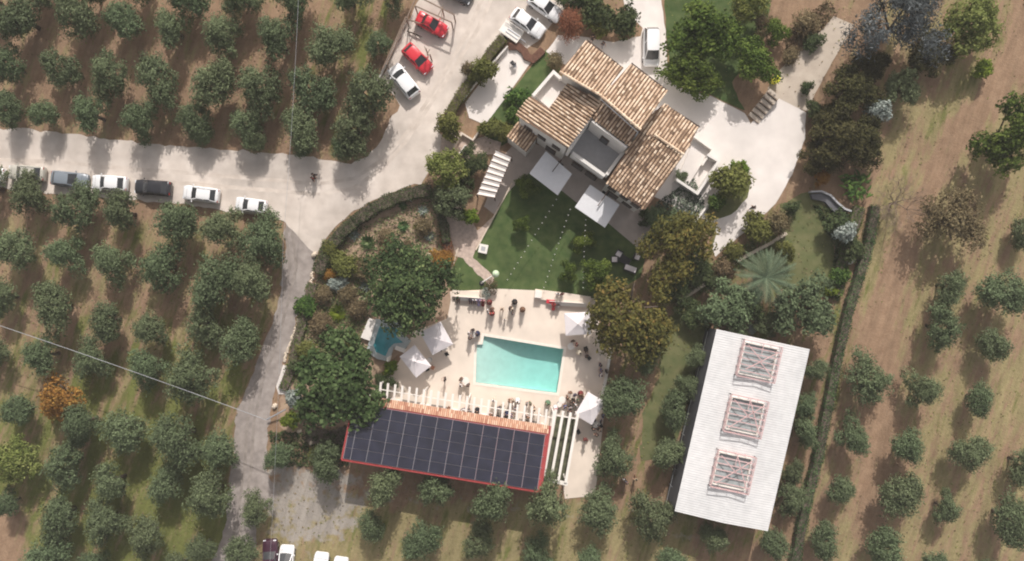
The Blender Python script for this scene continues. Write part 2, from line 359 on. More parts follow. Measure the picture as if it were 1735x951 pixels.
def roughen(pts, step=10.0, amp=1.2, seed=0):
    g = random.Random(seed); out = []
    for i in range(len(pts)):
        a, b2 = pts[i], pts[(i+1) % len(pts)]; l = math.hypot(b2[0]-a[0], b2[1]-a[1]); k = max(1, int(l/step))
        for j in range(k):
            f = j/k; out.append((a[0]+(b2[0]-a[0])*f+g.gauss(0, amp), a[1]+(b2[1]-a[1])*f+g.gauss(0, amp)))
    return out
def sheet(name, pts, z, m, label=None, amp=0.0, step=10.0, holes=None, thick=None, z0=-.02):
    pts = roughen(pts, step, amp, len(pts)) if amp else pts
    loops = [[P(*p) for p in pts]]+[[P(*p) for p in h] for h in (holes or [])]
    vv = [v for l in loops for v in l]; tri = tessellate_polygon([[Vector((v.x, v.y, 0)) for v in l] for l in loops])
    mb = MB(); mb.v = [(v.x, v.y, z) for v in vv]; mb.f = [tuple(t_) for t_ in tri]; mb.t = [.5]*len(mb.f)
    if thick:      # side faces down to the ground
        o = 0
        for l in loops:
            k = len(l); base = len(mb.v); mb.v += [(v.x, v.y, z0) for v in l]
            for i in range(k): mb.f.append((o+i, o+(i+1) % k, base+(i+1) % k, base+i)); mb.t.append(.5)
            o += k
    me = bpy.data.meshes.new(name); me.from_pydata(mb.v, [], mb.f); me.update()
    bm = bmesh.new(); bm.from_mesh(me)
    for f in bm.faces:
        f.normal_update()
        if f.normal.z < -.5: f.normal_flip()
    bm.to_mesh(me); bm.free(); me.materials.append(m)
    o_ = bpy.data.objects.new(name, me); C.objects.link(o_); return tag(o_, label, kind='structure')
M['drive'] = mat('compacted_limestone', (.55, .48, .42), .9, scale=.7, col2=(.69, .615, .545), detail=10, bump=.15, big=(.13, .22))
M['track'] = mat('gravel_track', (.27, .235, .215), .95, scale=1.2, col2=(.38, .335, .305), detail=9, bump=.3, big=(.3, .15))
M['lawn'] = mat('lawn_grass', (.052, .092, .026), .95, scale=1.1, col2=(.105, .140, .048), detail=9, bump=.4, big=(.2, .28))
M['lawn_dull'] = mat('rough_lawn', (.10, .12, .045), .95, scale=.9, col2=(.17, .165, .075), detail=8, bump=.4, big=(.2, .15))
M['bed'] = mat('garden_soil', (.30, .20, .14), .95, scale=1.1, col2=(.42, .31, .215), detail=8, bump=.3)
M['beige'] = mat('beige_concrete', (.44, .37, .30), .9, scale=.8, col2=(.53, .46, .38), detail=6)
M['paving'] = mat('patio_paving', (.42, .355, .31), .85, scale=.9, col2=(.50, .43, .38), detail=6)
M['flag'] = mat('flagstone', (.40, .31, .26), .9, scale=2.5, col2=(.60, .48, .40), detail=4)

TRACK = [(482, 365), (500, 385), (537, 432), (527, 465), (512, 510), (497, 560), (484, 605), (468, 655), (457, 700), (452, 745), (455, 800), (470, 840), (440, 870), (428, 960), (428, 1010), (345, 1010), (362, 951), (384, 880), (388, 810), (398, 745), (402, 700), (425, 640), (445, 590), (462, 545), (478, 490), (484, 440)]
sheet('gravel_track', TRACK, .012, M['track'], 'grey gravel track running down past the garden', 2.0)
DRIVE = [(-60, 214), (60, 220), (150, 232), (250, 243), (330, 249), (430, 258), (500, 262), (560, 272), (595, 276), (622, 266), (645, 240), (660, 205), (678, 178), (668, 160), (640, 140), (655, 118), (668, 85), (690, 40), (712, -6), (722, -60), (1060, -60), (1040, -4), (1000, -10), (955, 15), (935, 40), (918, 65), (895, 82), (862, 62), (835, 95), (812, 130), (780, 168), (752, 195), (745, 225), (765, 245), (735, 285), (712, 312), (680, 320), (640, 336), (600, 358), (575, 378), (552, 404), (536, 434), (510, 405), (483, 376), (455, 364), (400, 362), (300, 345), (180, 336), (60, 326), (-60, 312)]
sheet('driveway', DRIVE, .03, M['drive'], 'pale limestone driveway with parked cars', 1.3, 9)
ROAD2 = [(1034, -60), (1118, -60), (1121, 0), (1127, 51), (1132, 114), (1146, 146), (1203, 163), (1262, 192), (1272, 210), (1310, 160), (1366, 190), (1364, 235), (1342, 295), (1314, 345), (1268, 388), (1212, 434), (1206, 420), (1214, 396), (1190, 370), (1100, 330), (1080, 180), (940, 100), (925, 88), (945, 60), (985, 62), (1040, 72), (1085, 62), (1088, 48), (1062, 18)]
sheet('house_drive', ROAD2, .035, M['concrete_white'], 'white concrete drive round the back of the villa', .5)
sheet('ramp_path', [(1301, 150), (1309, 163), (1368, 190), (1385, 150), (1410, 105), (1447, 43), (1413, 28), (1392, 50), (1345, 92), (1313, 128)], .045, M['beige'], 'beige concrete ramp leading down to the white drive', .4)
sheet('upper_lawn', [(1122, -60), (1310, -60), (1300, 60), (1240, 140), (1262, 188), (1203, 161), (1148, 143), (1134, 112), (1129, 51)], .022, M['lawn'], 'lawn under the citrus trees', .8)
sheet('side_lawn', [(925, 82), (945, 95), (950, 120), (900, 190), (862, 240), (840, 250), (815, 220), (838, 190)], .022, M['lawn'], 'narrow lawn between white patio and villa', .8)
sheet('main_lawn', [(868, 305), (905, 285), (975, 340), (1030, 375), (1095, 430), (1085, 470), (1015, 512), (985, 506), (845, 491), (768, 493), (757, 475), (776, 436), (806, 425), (836, 370)], .024, M['lawn'], 'shaded green lawn between villa and pool deck')
sheet('east_lawn', [(1322, 345), (1368, 325), (1420, 350), (1412, 420), (1418, 470), (1408, 505), (1345, 500), (1250, 450), (1322, 395)], .02, M['lawn_dull'], 'lawn beside the palm tree', 1.5)
sheet('grass_strip', [(1120, 540), (1175, 520), (1200, 560), (1160, 700), (1140, 770), (1085, 780), (1090, 700), (1118, 640)], .02, M['lawn_dull'], 'grass strip between olives and the white barn', 2)
sheet('garden_bed', [(728, 318), (690, 322), (640, 345), (595, 372), (560, 410), (540, 450), (525, 500), (510, 560), (490, 610), (478, 660), (470, 720), (520, 760), (600, 730), (640, 690), (650, 620), (760, 545), (765, 470), (762, 420), (748, 370)], .02, M['bed'], 'brown soil bed planted with agaves and succulents', 1.5)
sheet('white_patio', [(860, 83), (874, 81), (884, 90), (887, 102), (900, 105), (861, 160), (822, 212), (795, 200), (788, 175), (816, 138), (834, 116)], .06, M['concrete_white'], 'white concrete patio with curved ends', thick=True)
sheet('garden_path', [(752, 345), (775, 340), (800, 375), (808, 392), (838, 366), (806, 424), (800, 440), (776, 436), (770, 424), (758, 380)], .03, M['flag'], 'pinkish flagstone garden path', .7)
sheet('stepping_path', [(771, 424), (786, 419), (812, 446), (838, 470), (830, 484), (805, 460), (786, 440)], .034, M['flag'], 'pinkish crazy paving path crossing to the deck', .9, 6)
sheet('villa_patio', [(855, 262), (880, 235), (960, 262), (1030, 310), (1095, 350), (1120, 400), (1092, 430), (1030, 378), (975, 342), (905, 286), (868, 318), (846, 345), (838, 364), (820, 350)], .05, M['paving'], 'shaded paved patio along the villa', thick=True)
sheet('entrance_path', [(748, 228), (782, 224), (800, 236), (822, 232), (850, 242), (845, 262), (800, 262), (785, 285), (765, 290), (745, 275)], .04, M['flag'], 'flagstone entrance path beside the patio', .6)
sheet('planting_bed', [(1252, 278), (1272, 300), (1266, 335), (1240, 365), (1200, 375), (1196, 358), (1230, 308)], .06, M['lawn_dull'], 'planted bed in the white drive', .8)

M['bed_dark'] = mat('dark_planting', (.055, .06, .035), .95, scale=2, col2=(.13, .13, .075), detail=8, bump=.4)
sheet('planter_bed', [(937, 738), (943, 704), (978, 711), (960, 816), (922, 808)], .058, M['bed_dark'], 'dark planted strip under the white beams')
M['track2'] = mat('worn_gravel', (.22, .19, .17), .95, scale=1.5, col2=(.33, .29, .26), detail=9, bump=.3)
M['rut'] = mat('wheel_worn_limestone', (.50, .43, .37), .9, scale=.9, col2=(.66, .585, .515), detail=10)
def rut(pts, w_, label):
    a_, b_ = [], []
    for i, p in enumerate(pts):
        q0, q1 = pts[max(0, i-1)], pts[min(len(pts)-1, i+1)]; l = math.hypot(q1[0]-q0[0], q1[1]-q0[1]) or 1; nx2, ny2 = -(q1[1]-q0[1])/l, (q1[0]-q0[0])/l; a_.append((p[0]+nx2*w_, p[1]+ny2*w_)); b_.append((p[0]-nx2*w_, p[1]-ny2*w_))
    sheet('tyre_track', roughen(a_+b_[::-1], 6, .6, 3), .036 if 'pale' in label else .020, M['rut'] if 'pale' in label else M['track2'], label+(' on the house side' if off > 0 else ' on the grove side'))
for off in (-6, 12):
    rut([(-40, 275+off), (80, 280+off), (220, 292+off), (360, 303+off), (470, 312+off), (540, 318+off), (600, 308+off*.9), (650, 275+off*.8), (690, 228+off*.7), (725+off*.5, 175), (765+off*.7, 110), (800+off*.8, 50), (830+off*.9, -20)], 3.2, 'faint wheel track on the pale driveway')
for off in (-5, 6):
    rut([(500+off, 345), (490+off, 400), (497+off, 450), (480+off, 520), (462+off, 585), (438+off, 650), (424+off, 720), (420+off, 790), (408+off, 870), (392+off, 951)], 2.4, 'darker wheel rut on the gravel track')
# pool deck with a hole for the basin
POOL = [(820, 569.5), (954.7, 591.7), (943.2, 666), (806, 648), (807, 620), (808, 584), (817.8, 583.5)]
DECK = [(764, 508), (762, 494), (845, 489.5), (905, 492), (960, 500), (1008, 506), (1012, 540), (1036, 592), (1028, 650), (1022, 712), (1014, 790), (1008, 840), (957, 845), (952, 812), (944, 740), (800, 716), (640, 690), (634, 660), (645, 640), (672, 620), (690, 588), (700, 562), (738, 548), (758, 540)]
DZ = .05
sheet('pool_deck', DECK, DZ, M['cream'], 'cream stone deck round the swimming pool', holes=[POOL], thick=True, z0=-.3)

# ------------------------------------------------------------------ foliage builders
ZC = .92
def trunk_mesh(mb, h, r, seed=0, limbs=5, reach=.55):
    g = random.Random(seed)
    mb.tube([(0, 0, -.05), (g.uniform(-.05, .05), g.uniform(-.05, .05), h*.5), (0, 0, h)], r, 8, r2=r*.7)
    for i in range(limbs):
        a = 2*math.pi*(i+g.random()*.5)/limbs; q = reach*g.uniform(.7, 1)
        mb.tube([(0, 0, h*.85), (math.cos(a)*q*.5, math.sin(a)*q*.5, h+.25), (math.cos(a)*q, math.sin(a)*q, h+.55)], r*.55, 6, r2=r*.18)
PROTO = {}
def tree_proto(kind, seed, matn, n, leaf, lobes=9, rz=.8, zc=ZC, spread=.58, lr=(.34, .5), th=.5, tr=.09, aspect=.6, tv=.16):
    """unit-radius tree kept as mesh data, placed by tree()"""
    p, nor, sz, ti, g = crown_arrays(seed, n, lobes, rz, zc, leaf, spread, lr, tv)
    cr = quad_cloud('crown', p, nor, sz, ti, M[matn], aspect=aspect, rng=g)
    mb = MB(); trunk_mesh(mb, th, tr, seed); tk = mb.build('trunk', M['bark'], smooth=True)
    PROTO.setdefault(kind, []).append((cr.data, tk.data, zc))
    bpy.data.objects.remove(cr); bpy.data.objects.remove(tk)
rr = random.Random(11)
def tree(kind, px, py, r, label, name, cat, group=None, zscale=1.0, base=None, shape=None, xy=1.0):
    var = PROTO[kind][rr.randrange(len(PROTO[kind]))]; sc = r*S*rr.uniform(.93, 1.07)
    zmid = var[2]*sc*zscale
    sc *= (H-zmid)/H
    loc = P(px, py, zmid); loc.z = base or 0
    root = thing(name, label, cat, loc, 0, group)
    o = bpy.data.objects.new('crown', var[0]); C.objects.link(o); o.parent = root
    o.rotation_euler = (0, 0, rr.uniform(0, 6.28)); o.scale = (sc*rr.uniform(.84, 1.08)*xy, sc*rr.uniform(.94, 1.14), sc*zscale)
    if shape: o.rotation_euler = (0, 0, shape[1]); o.scale = (sc*shape[0], sc/shape[0], sc*zscale)
    k = bpy.data.objects.new('trunk', var[1]); C.objects.link(k); k.parent = root; k.scale = (sc, sc, sc*zscale)
    return root
for i in range(8): tree_proto('olive', 100+i, 'olive', 8200, .075, lobes=10+i % 5, rz=.78+.05*(i % 4), zc=.86, spread=.64, lr=(.30, .47), tv=.10)
for i in range(2): tree_proto('big_green', 200+i, 'oakgreen', 14000, .062, lobes=22, spread=.70, lr=(.2, .33), tr=.05)
tree_proto('deep', 210, 'deep', 9500, .078, lobes=22, spread=.70, lr=(.20, .32), tr=.05, aspect=.8, tv=.1)
for i in range(2): tree_proto('walnut', 220+i, 'autumn', 9500, .07, lobes=18, spread=.70, lr=(.2, .34), tr=.05)
for i in range(2): tree_proto('citrus', 230+i, 'citrusleaf', 9000, .085, lobes=13, spread=.64, lr=(.26, .4), tr=.05, aspect=.7)
for i in range(2): tree_proto('yellowgreen', 240+i, 'ylw', 6500, .085, lobes=14, spread=.64, lr=(.26, .4), tr=.05)
tree_proto('darkolive', 290, 'darkolive', 9500, .075, lobes=17, spread=.68, lr=(.22, .36)); tree_proto('darkolive', 291, 'darkolive', 9500, .075, lobes=14, spread=.68, lr=(.22, .36))
tree_proto('cedar', 250, 'bluegrey', 13000, .07, lobes=18, spread=.72, lr=(.2, .32), tr=.05, aspect=.25)
tree_proto('lime', 260, 'lime', 2600, .16, lobes=7, spread=.5, lr=(.3, .5)); tree_proto('lime', 261, 'lime', 2600, .16, lobes=8, spread=.55, lr=(.3, .45))
tree_proto('orange', 270, 'orange', 5500, .10, lobes=11); tree_proto('rust', 271, 'rust', 6000, .09, lobes=10, aspect=.3)
tree_proto('silver', 272, 'silver', 2200, .16, lobes=7, spread=.5); tree_proto('greygreen', 273, 'olive', 6500, .09, lobes=14, spread=.66, lr=(.24, .38))
tree_proto('darkgreen', 274, 'hedge', 7500, .085, lobes=15, spread=.66, lr=(.24, .38)); tree_proto('brown', 275, 'brownleaf', 6500, .06, lobes=12, spread=.66, lr=(.24, .4))
tree_proto('shrubgreen', 276, 'green', 2400, .18, lobes=7, spread=.5, zc=.75, th=.4); tree_proto('shrubgreen', 277, 'green', 2400, .18, lobes=9, spread=.55, zc=.75, th=.4)
tree_proto('shrubgrey', 278, 'hedge', 2400, .16, lobes=8, spread=.5, zc=.75, th=.4); tree_proto('shrubbrown', 279, 'brownleaf', 2600, .15, lobes=8, spread=.5, zc=.7, th=.4, aspect=.3)
tree_proto('shrubsilver', 280, 'silver', 1800, .18, lobes=6, spread=.5, zc=.7, th=.4); tree_proto('shrublime', 281, 'lime', 1800, .2, lobes=6, spread=.45, zc=.7, th=.4)
tree_proto('shrubolive', 282, 'hedgelime', 3200, .14, lobes=9, spread=.55, zc=.8, th=.4)
# ------------------------------------------------------------------ villa
def ccw(poly):
    a = sum(poly[i][0]*poly[(i+1) % len(poly)][1]-poly[(i+1) % len(poly)][0]*poly[i][1] for i in range(len(poly)))
    return poly if a > 0 else poly[::-1]
def inset(poly, d):
    poly = ccw(poly); n = len(poly); out = []
    for i in range(n):
        a, b, c = Vector(poly[i-1][:2]), Vector(poly[i][:2]), Vector(poly[(i+1) % n][:2])
        e1, e2 = (b-a).normalized(), (c-b).normalized(); n1, n2 = Vector((-e1.y, e1.x)), Vector((-e2.y, e2.x))
        k = max(.35, 1+n1.dot(n2)); out.append(b+(n1+n2)*d/k)
    return out
class Plane:
    def __init__(s, anchor_px, z, ddir, slope):
        s.z = z; s.slope = slope; s.d = Vector(ddir).normalized(); s.a = P(*anchor_px, z)
    def __call__(s, x, y): return s.z-s.slope*((x-s.a.x)*s.d.x+(y-s.a.y)*s.d.y)
    def at(s, px, py):
        z = s.z
        for _ in range(6): q = P(px, py, z); z = s(q.x, q.y)
        return Vector((q.x, q.y, z))
AU = R(-36.3)                                   # villa axis
U = Vector((math.cos(AU), math.sin(AU))); V = Vector((math.sin(AU), -math.cos(AU)))   # V: towards the garden
def pip(x, y, poly):
    ins = False; j = len(poly)-1
    for i in range(len(poly)):
        if (poly[i][1] > y) != (poly[j][1] > y) and x < (poly[j][0]-poly[i][0])*(y-poly[i][1])/(poly[j][1]-poly[i][1])+poly[i][0]: ins = not ins
        j = i
    return ins
def tiled_roof(parent, poly, pl, ddir, matn='terracotta', spacing=.36, course=.42, seed=0, name='roof', ridge=None, tones=(.66, .2)):
    g = random.Random(seed); d = Vector(ddir).normalized(); c = Vector((-d.y, d.x)); mb = MB()
    base = MB(); base.prism(poly, lambda x, y: pl(x, y)-.16, lambda x, y: pl(x, y)-.01)
    rf = base.build(name, M['channel'], parent, world=True)
    A = [Vector(p[:2]) for p in poly]; s0, s1 = min(p.dot(c) for p in A), max(p.dot(c) for p in A); t0, t1 = min(p.dot(d) for p in A), max(p.dot(d) for p in A)
    s = s0+spacing*.5
    while s < s1:
        w_ = g.uniform(-.03, .03); t_ = t0+course*.5+g.uniform(-.12, .0)
        rowt = g.gauss(0, .05)
        while t_ < t1+.1:
            q = c*(s+w_*.4)+d*t_
            if pip(q.x, q.y, A):
                ti = min(1, max(0, g.gauss(tones[0], tones[1])+rowt)); ti = ti*.3 if g.random() < .09 else ti
                vv = []
                for e, (dt, rw) in enumerate(((-course*.56, .42), (course*.56, .5))):
                    for k in range(5):
                        an = math.pi*k/4; off = math.cos(an)*spacing*rw*.66; hh = math.sin(an)*spacing*.34
                        u_ = q+c*off+d*dt; vv.append((u_.x, u_.y, pl(u_.x, u_.y)+hh*(.85 if e == 0 else 1.0)+(0 if e == 0 else .035)))
                mb.add(vv, [(k, k+1, k+6, k+5) for k in range(4)]+[(5, 6, 7, 8, 9)], ti)
            t_ += course
        s += spacing
    if ridge:      # run of ridge tiles along an edge
        a, b2 = ridge; a, b2 = Vector(a), Vector(b2); l = (b2-a).length; k = max(1, int(l/.42))
        for i in range(k):
            p, q = a+(b2-a)*(i/k), a+(b2-a)*((i+1.08)/k)
            mb.tube([p+Vector((0, 0, .02)), q+Vector((0, 0, .05))], .13, 8, tint=min(1, max(0, g.gauss(.8, .12))), r2=.15)
    return rf, mb
def roof_block(root, px, pl, ddir, base_z=0.0, ins=.28, walls=True, **kw):
    pts = [pl.at(*p) for p in px]
    rg = kw.pop('ridge_px', None)
    if rg: kw['ridge'] = [pl.at(*rg[0])+Vector((0, 0, .06)), pl.at(*rg[1])+Vector((0, 0, .06))]
    rf, mb = tiled_roof(root, pts, pl, ddir, **kw)
    mb.build('roof_tiles', M[kw.get('matn', 'terracotta')], rf, world=True)
    if walls:
        w_ = MB(); w_.prism(inset(pts, ins), base_z, lambda x, y: pl(x, y)-.17); w_.build('wall', M['white'], root, world=True)
    return pts
villa = thing('villa', 'white villa with several terracotta tiled roofs and walled roof terraces', 'villa', P(1030, 230, 0))
NEd = -V; plA = Plane((948, 121), 9.4, NEd, .24); plB = Plane((1020, 164), 9.65, NEd, .24)
A_ = roof_block(villa, [(994, 69), (1055, 117), (1019, 164), (948, 121)], plA, NEd, seed=1, ridge_px=((948, 122), (1019, 163)), tones=(.70, .17))
B1 = roof_block(villa, [(1069, 108), (1130, 155), (1085, 221), (1019, 164)], plB, NEd, seed=2, ridge_px=((1021, 165), (1085, 220)), tones=(.68, .18))
NWd = -U; plC = Plane((1018, 172), 8.4, NWd, .12)
C_ = roof_block(villa, [(962, 141), (1019, 172), (962, 251), (876, 196), (899, 163), (930, 184)], plC, NWd, seed=3, tones=(.66, .2), ins=.2)
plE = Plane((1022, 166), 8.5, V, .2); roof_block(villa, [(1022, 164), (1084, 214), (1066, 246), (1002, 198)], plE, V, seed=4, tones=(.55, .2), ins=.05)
plD = Plane((1107, 227), 7.7, NEd, .2); roof_block(villa, [(1124, 177), (1184, 216), (1159, 263), (1086, 222), (1090, 205)], plD, NEd, seed=5, ridge_px=((1108, 228), (1158, 262)), tones=(.62, .22))
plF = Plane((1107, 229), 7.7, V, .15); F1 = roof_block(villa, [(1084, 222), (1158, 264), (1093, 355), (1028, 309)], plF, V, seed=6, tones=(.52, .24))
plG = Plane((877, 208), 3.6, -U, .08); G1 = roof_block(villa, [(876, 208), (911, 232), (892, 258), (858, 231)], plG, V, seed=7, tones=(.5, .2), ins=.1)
def wall_run(px, z, wd, z0, parent=villa, name='parapet', m='white', zb=None):
    pts = [P(*p, z) for p in px]; mb = MB(); n = len(pts); Lf, Rt = [], []
    for i, p in enumerate(pts):
        e1 = (pts[i]-pts[i-1]) if i else (pts[1]-pts[0]); e2 = (pts[i+1]-pts[i]) if i < n-1 else e1
        n1, n2 = Vector((-e1.y, e1.x, 0)).normalized(), Vector((-e2.y, e2.x, 0)).normalized(); o_ = (n1+n2)*(wd/2)/max(.4, 1+n1.dot(n2)); Lf.append(p+o_); Rt.append(p-o_)
    vv = [(q.x, q.y, zz_) for q in Lf for zz_ in (z0, z)]+[(q.x, q.y, zz_) for q in Rt for zz_ in (z0, z)]; k = 2*n; ff = []
    for i in range(n-1): a, c_ = 2*i, 2*i+2; ff += [(a, c_, c_+1, a+1), (k+a, k+a+1, k+c_+1, k+c_), (a+1, c_+1, k+c_+1, k+a+1)]
    ff += [(0, 1, k+1, k), (2*n-2, k+2*n-2, k+2*n-1, 2*n-1)]; mb.add(vv, ff)
    return mb.build(name, M[m], parent, world=True)
def slab(px, z, th, parent=villa, name='terrace_floor', m='tank'):
    mb = MB(); mb.prism([P(*p, z) for p in px], z-th, z); return mb.build(name, M[m], parent, world=True)
# roof terraces
slab([(941, 124), (964, 142), (931, 184), (904, 160)], 5.6, .3, m='concrete_white')
w_ = MB(); w_.prism(inset([P(*p, 5.3) for p in [(941, 124), (964, 142), (931, 184), (904, 160)]], .03), 0, 5.29); w_.build('wall', M['white'], villa, world=True)
wall_run([(950, 133), (938, 122), (903, 162)], 6.5, .34, 5.2)
slab([(1002, 200), (1064, 247), (1025, 300), (966, 258)], 4.1, .3)
w_ = MB(); w_.prism(inset([P(*p, 3.8) for p in [(1002, 202), (1062, 247), (1023, 296), (968, 257)]], .03), 0, 3.79); w_.build('wall', M['white'], villa, world=True)
wall_run([(1001, 199), (965, 252)], 7.9, .3, 3.8); wall_run([(970, 259), (1025, 298)], 5.6, .36, 3.8); wall_run([(1028, 296), (1064, 247)], 5.6, .36, 3.8)
wall_run([(1003, 205), (1062, 250)], 8.0, .2, 3.8, name='wall')
def opening(px, py, z, ww, hh, ang=AU, m='darkwood', name='door'):
    q = P(px, py, z); mb = MB(); mb.box((q.x, q.y, z), (ww, .14, hh), ang); d = mb.build(name, M[m], villa, world=True); return d
def on_wall(a, b2, t, off, z, ww, hh, kind):
    q = Vector(a).lerp(Vector(b2), t); d = (Vector(b2)-Vector(a)); ang = math.atan2(d.y, d.x); x, y = q.x+V.x*off, q.y+V.y*off
    mb = MB(); mb.box((x, y, z), (ww+.16, .12, hh+.16), ang); o = mb.build(kind+'_frame', M['darkwood'], villa, world=True)
    mb = MB(); mb.box((x+V.x*.05, y+V.y*.05, z), (ww, .08, hh), ang); mb.build(kind+'_pane', M['glass'], o, world=True)
dr = P(1031, 227.5, 8.0); on_wall(dr-Vector((*U, 0))*1, dr+Vector((*U, 0))*1, .5, .12, 5.15, .9, 2.0, 'door')
for t_, z_, ww, hh, kd in ((.22, 4.3, .9, 1.2, 'window'), (.5, 4.3, .9, 1.2, 'window'), (.8, 4.3, .9, 1.2, 'window'), (.3, 1.15, 1.4, 2.1, 'door'), (.72, 1.15, 1.2, 2.1, 'door')): on_wall(C_[3], C_[2], t_, -.18, z_, ww, hh, kd)
for t_, z_, ww, hh, kd in ((.2, 3.9, .9, 1.2, 'window'), (.52, 3.9, .9, 1.2, 'window'), (.82, 3.9, .9, 1.2, 'window'), (.3, 1.15, 1.3, 2.1, 'door'), (.7, 1.4, 1.1, 1.3, 'window')): on_wall(F1[3], F1[2], t_, -.26, z_, ww, hh, kd)
tA, tB = P(970, 259, 5.6), P(1025, 298, 5.6)
for t_ in (.28, .72): on_wall(tA, tB, t_, .06, 1.15, 1.3, 2.1, 'door')
# low patio enclosure on the drive side
slab([(1176, 236), (1204, 255), (1166, 314), (1148, 302)], .32, .28, name='patio_slab', m='concrete_white')
wall_run([(1171, 228), (1207, 254), (1190, 280)], 1.0, .16, 0, m='rail'); wall_run([(1199, 262), (1218, 273), (1182, 328), (1146, 304)], 1.15, .3, 0, m='white')
# gutters, chimney
g1 = MB(); a, b2 = plB.at(1086, 222), plB.at(1088, 228); a, b2 = plB.at(1020, 166), plB.at(1083, 222)
g1.tube([a+Vector((-.1, -.12, -.12)), b2+Vector((-.1, -.12, -.12))], .07, 8); g1.tube([b2+Vector((-.1, -.12, -.12)), b2+Vector((-.3, -.5, -1.2)), b2+Vector((-.3, -.5, -2.1))], .05, 8)
g1.build('gutter', M['alu'], villa, world=True, smooth=True)
for pl_, e0, e1 in ((plA, (995, 68), (1056, 116)), (plB, (1070, 107), (1131, 154)), (plD, (1125, 176), (1185, 215)), (plF, (1027, 310), (1092, 356))): g1 = MB(); g1.tube([pl_.at(*e0), pl_.at(*e1)], .07, 8); g1.build('gutter', M['darkwood'], villa, world=True, smooth=True)
q = P(945, 250, 2.4); mb = MB(); mb.lathe((q.x, q.y, 2.2), [(.16, 0), (.16, .35), (.24, .4), (.24, .5), (.05, .55)]); mb.build('wall_lamp', M['black'], villa, world=True)

# ------------------------------------------------------------------ pool house with solar roof
HA = math.atan2(-(722-668), 932-602)
ph = thing('pool_house', 'pool bar building with solar panels on its red edged roof', 'building', P(760, 755, 0))
hc = [(602, 668), (932, 722), (913, 833), (583, 779)]
zl, zh = 3.5, 4.9
p4 = [P(*hc[0], zl), P(*hc[1], zl), P(*hc[2], zh), P(*hc[3], zh)]
hu = (p4[1]-p4[0]); hu.z = 0; hl = hu.length; hu.normalize(); hv = Vector((hu.y, -hu.x, 0)); hw = (p4[3]-p4[0]).dot(hv)
def hp(u, v, dz=0): q = p4[0]+hu*u+hv*v; q.z = zl+(zh-zl)*v/hw+dz; return q
mb = MB(); cr = [hp(0, 0), hp(hl, 0), hp(hl, hw), hp(0, hw)]; mb.add([c_+Vector((0, 0, -.18)) for c_ in cr]+cr, [(0, 1, 2, 3), (4, 5, 6, 7), (0, 1, 5, 4), (1, 2, 6, 5), (2, 3, 7, 6), (3, 0, 4, 7)])
rf = mb.build('roof', M['redmetal'], ph, world=True)
mb = MB(); g = random.Random(3); s = .12
while s < hl-.1:
    for v0, v1 in ((-.05, .40), (.36, .84)):
        ti = min(1, max(0, g.gauss(.6, .22))); vv = []
        for v in (v0, v1):
            for k in range(5):
                an = math.pi*k/4; vv.append(hp(s+math.cos(an)*.1, v, .02+math.sin(an)*.09+(.02 if v == v0 else 0)))
        mb.add(vv, [(k, k+1, k+6, k+5) for k in range(4)]+[(0, 1, 2, 3, 4)], ti)
    s += .235
mb.build('tile_verge', M['terracotta_red'], rf, world=True)
mb = MB()
for a, b2 in ((hp(-.06, hw+.05, .03), hp(hl+.06, hw+.05, .03)), (hp(-.05, .9, .05), hp(-.05, hw, .05)), (hp(hl+.05, 0, .05), hp(hl+.05, hw, .05))): mb.bar(a, b2, .14, .16)
mb.build('gutter', M['redmetal'], ph, world=True)
NCOL, NROW = 13, 5; pu = (hl-.35)/12.55; pv = (hw-1.15)/NROW
for i in range(NCOL):
    for j in range(NROW):
        u0 = .12+(i-.55)*pu if i else .12; u1 = .12+(i+.45)*pu; v0 = 1.0+j*pv; v1 = v0+pv
        if i == 0 and j < 1: continue
        mb = MB(); e = .036
        c4 = [hp(u0+e, v0+e, .16), hp(u1-e, v0+e, .16), hp(u1-e, v1-e, .16), hp(u0+e, v1-e, .16)]
        mb.add([c_-Vector((0, 0, .05)) for c_ in c4]+c4, [(0, 1, 2, 3), (4, 5, 6, 7), (0, 1, 5, 4), (1, 2, 6, 5), (2, 3, 7, 6), (3, 0, 4, 7)])
        mb.build('solar_panel', M['solar'], ph, world=True)
mb = MB()
for i in range(NCOL+1):
    u0 = .12+(i-.55)*pu if i else .12; mb.bar(hp(u0, 1.0 if i else 1+pv, .12), hp(u0, hw-.14, .12), .04, .05)
for j in range(NROW+1): mb.bar(hp(.12, 1+j*pv, .10), hp(hl-.2, 1+j*pv, .10), .035, .04)
mb.build('mounting_rails', M['railgrey'], ph, world=True)
mb = MB(); mb.prism(inset([hp(0, 0), hp(hl, 0), hp(hl, hw), hp(0, hw)], .5), 0, lambda x, y: zl+(zh-zl)*max(0, (Vector((x, y, 0))-p4[0]).dot(hv)*1.0+((p4[0].z)*0))/hw-.2)
mb.build('wall', M['white'], ph, world=True)
for k in range(6):
    q = hp(2.5+k*3.5, .5); q2 = q; mb = MB(); mb.box((q.x-hv.x*.02, q.y-hv.y*.02, 1.15), (2.2, .1, 2.2), HA); mb.build('door', M['glass'], ph, world=True)

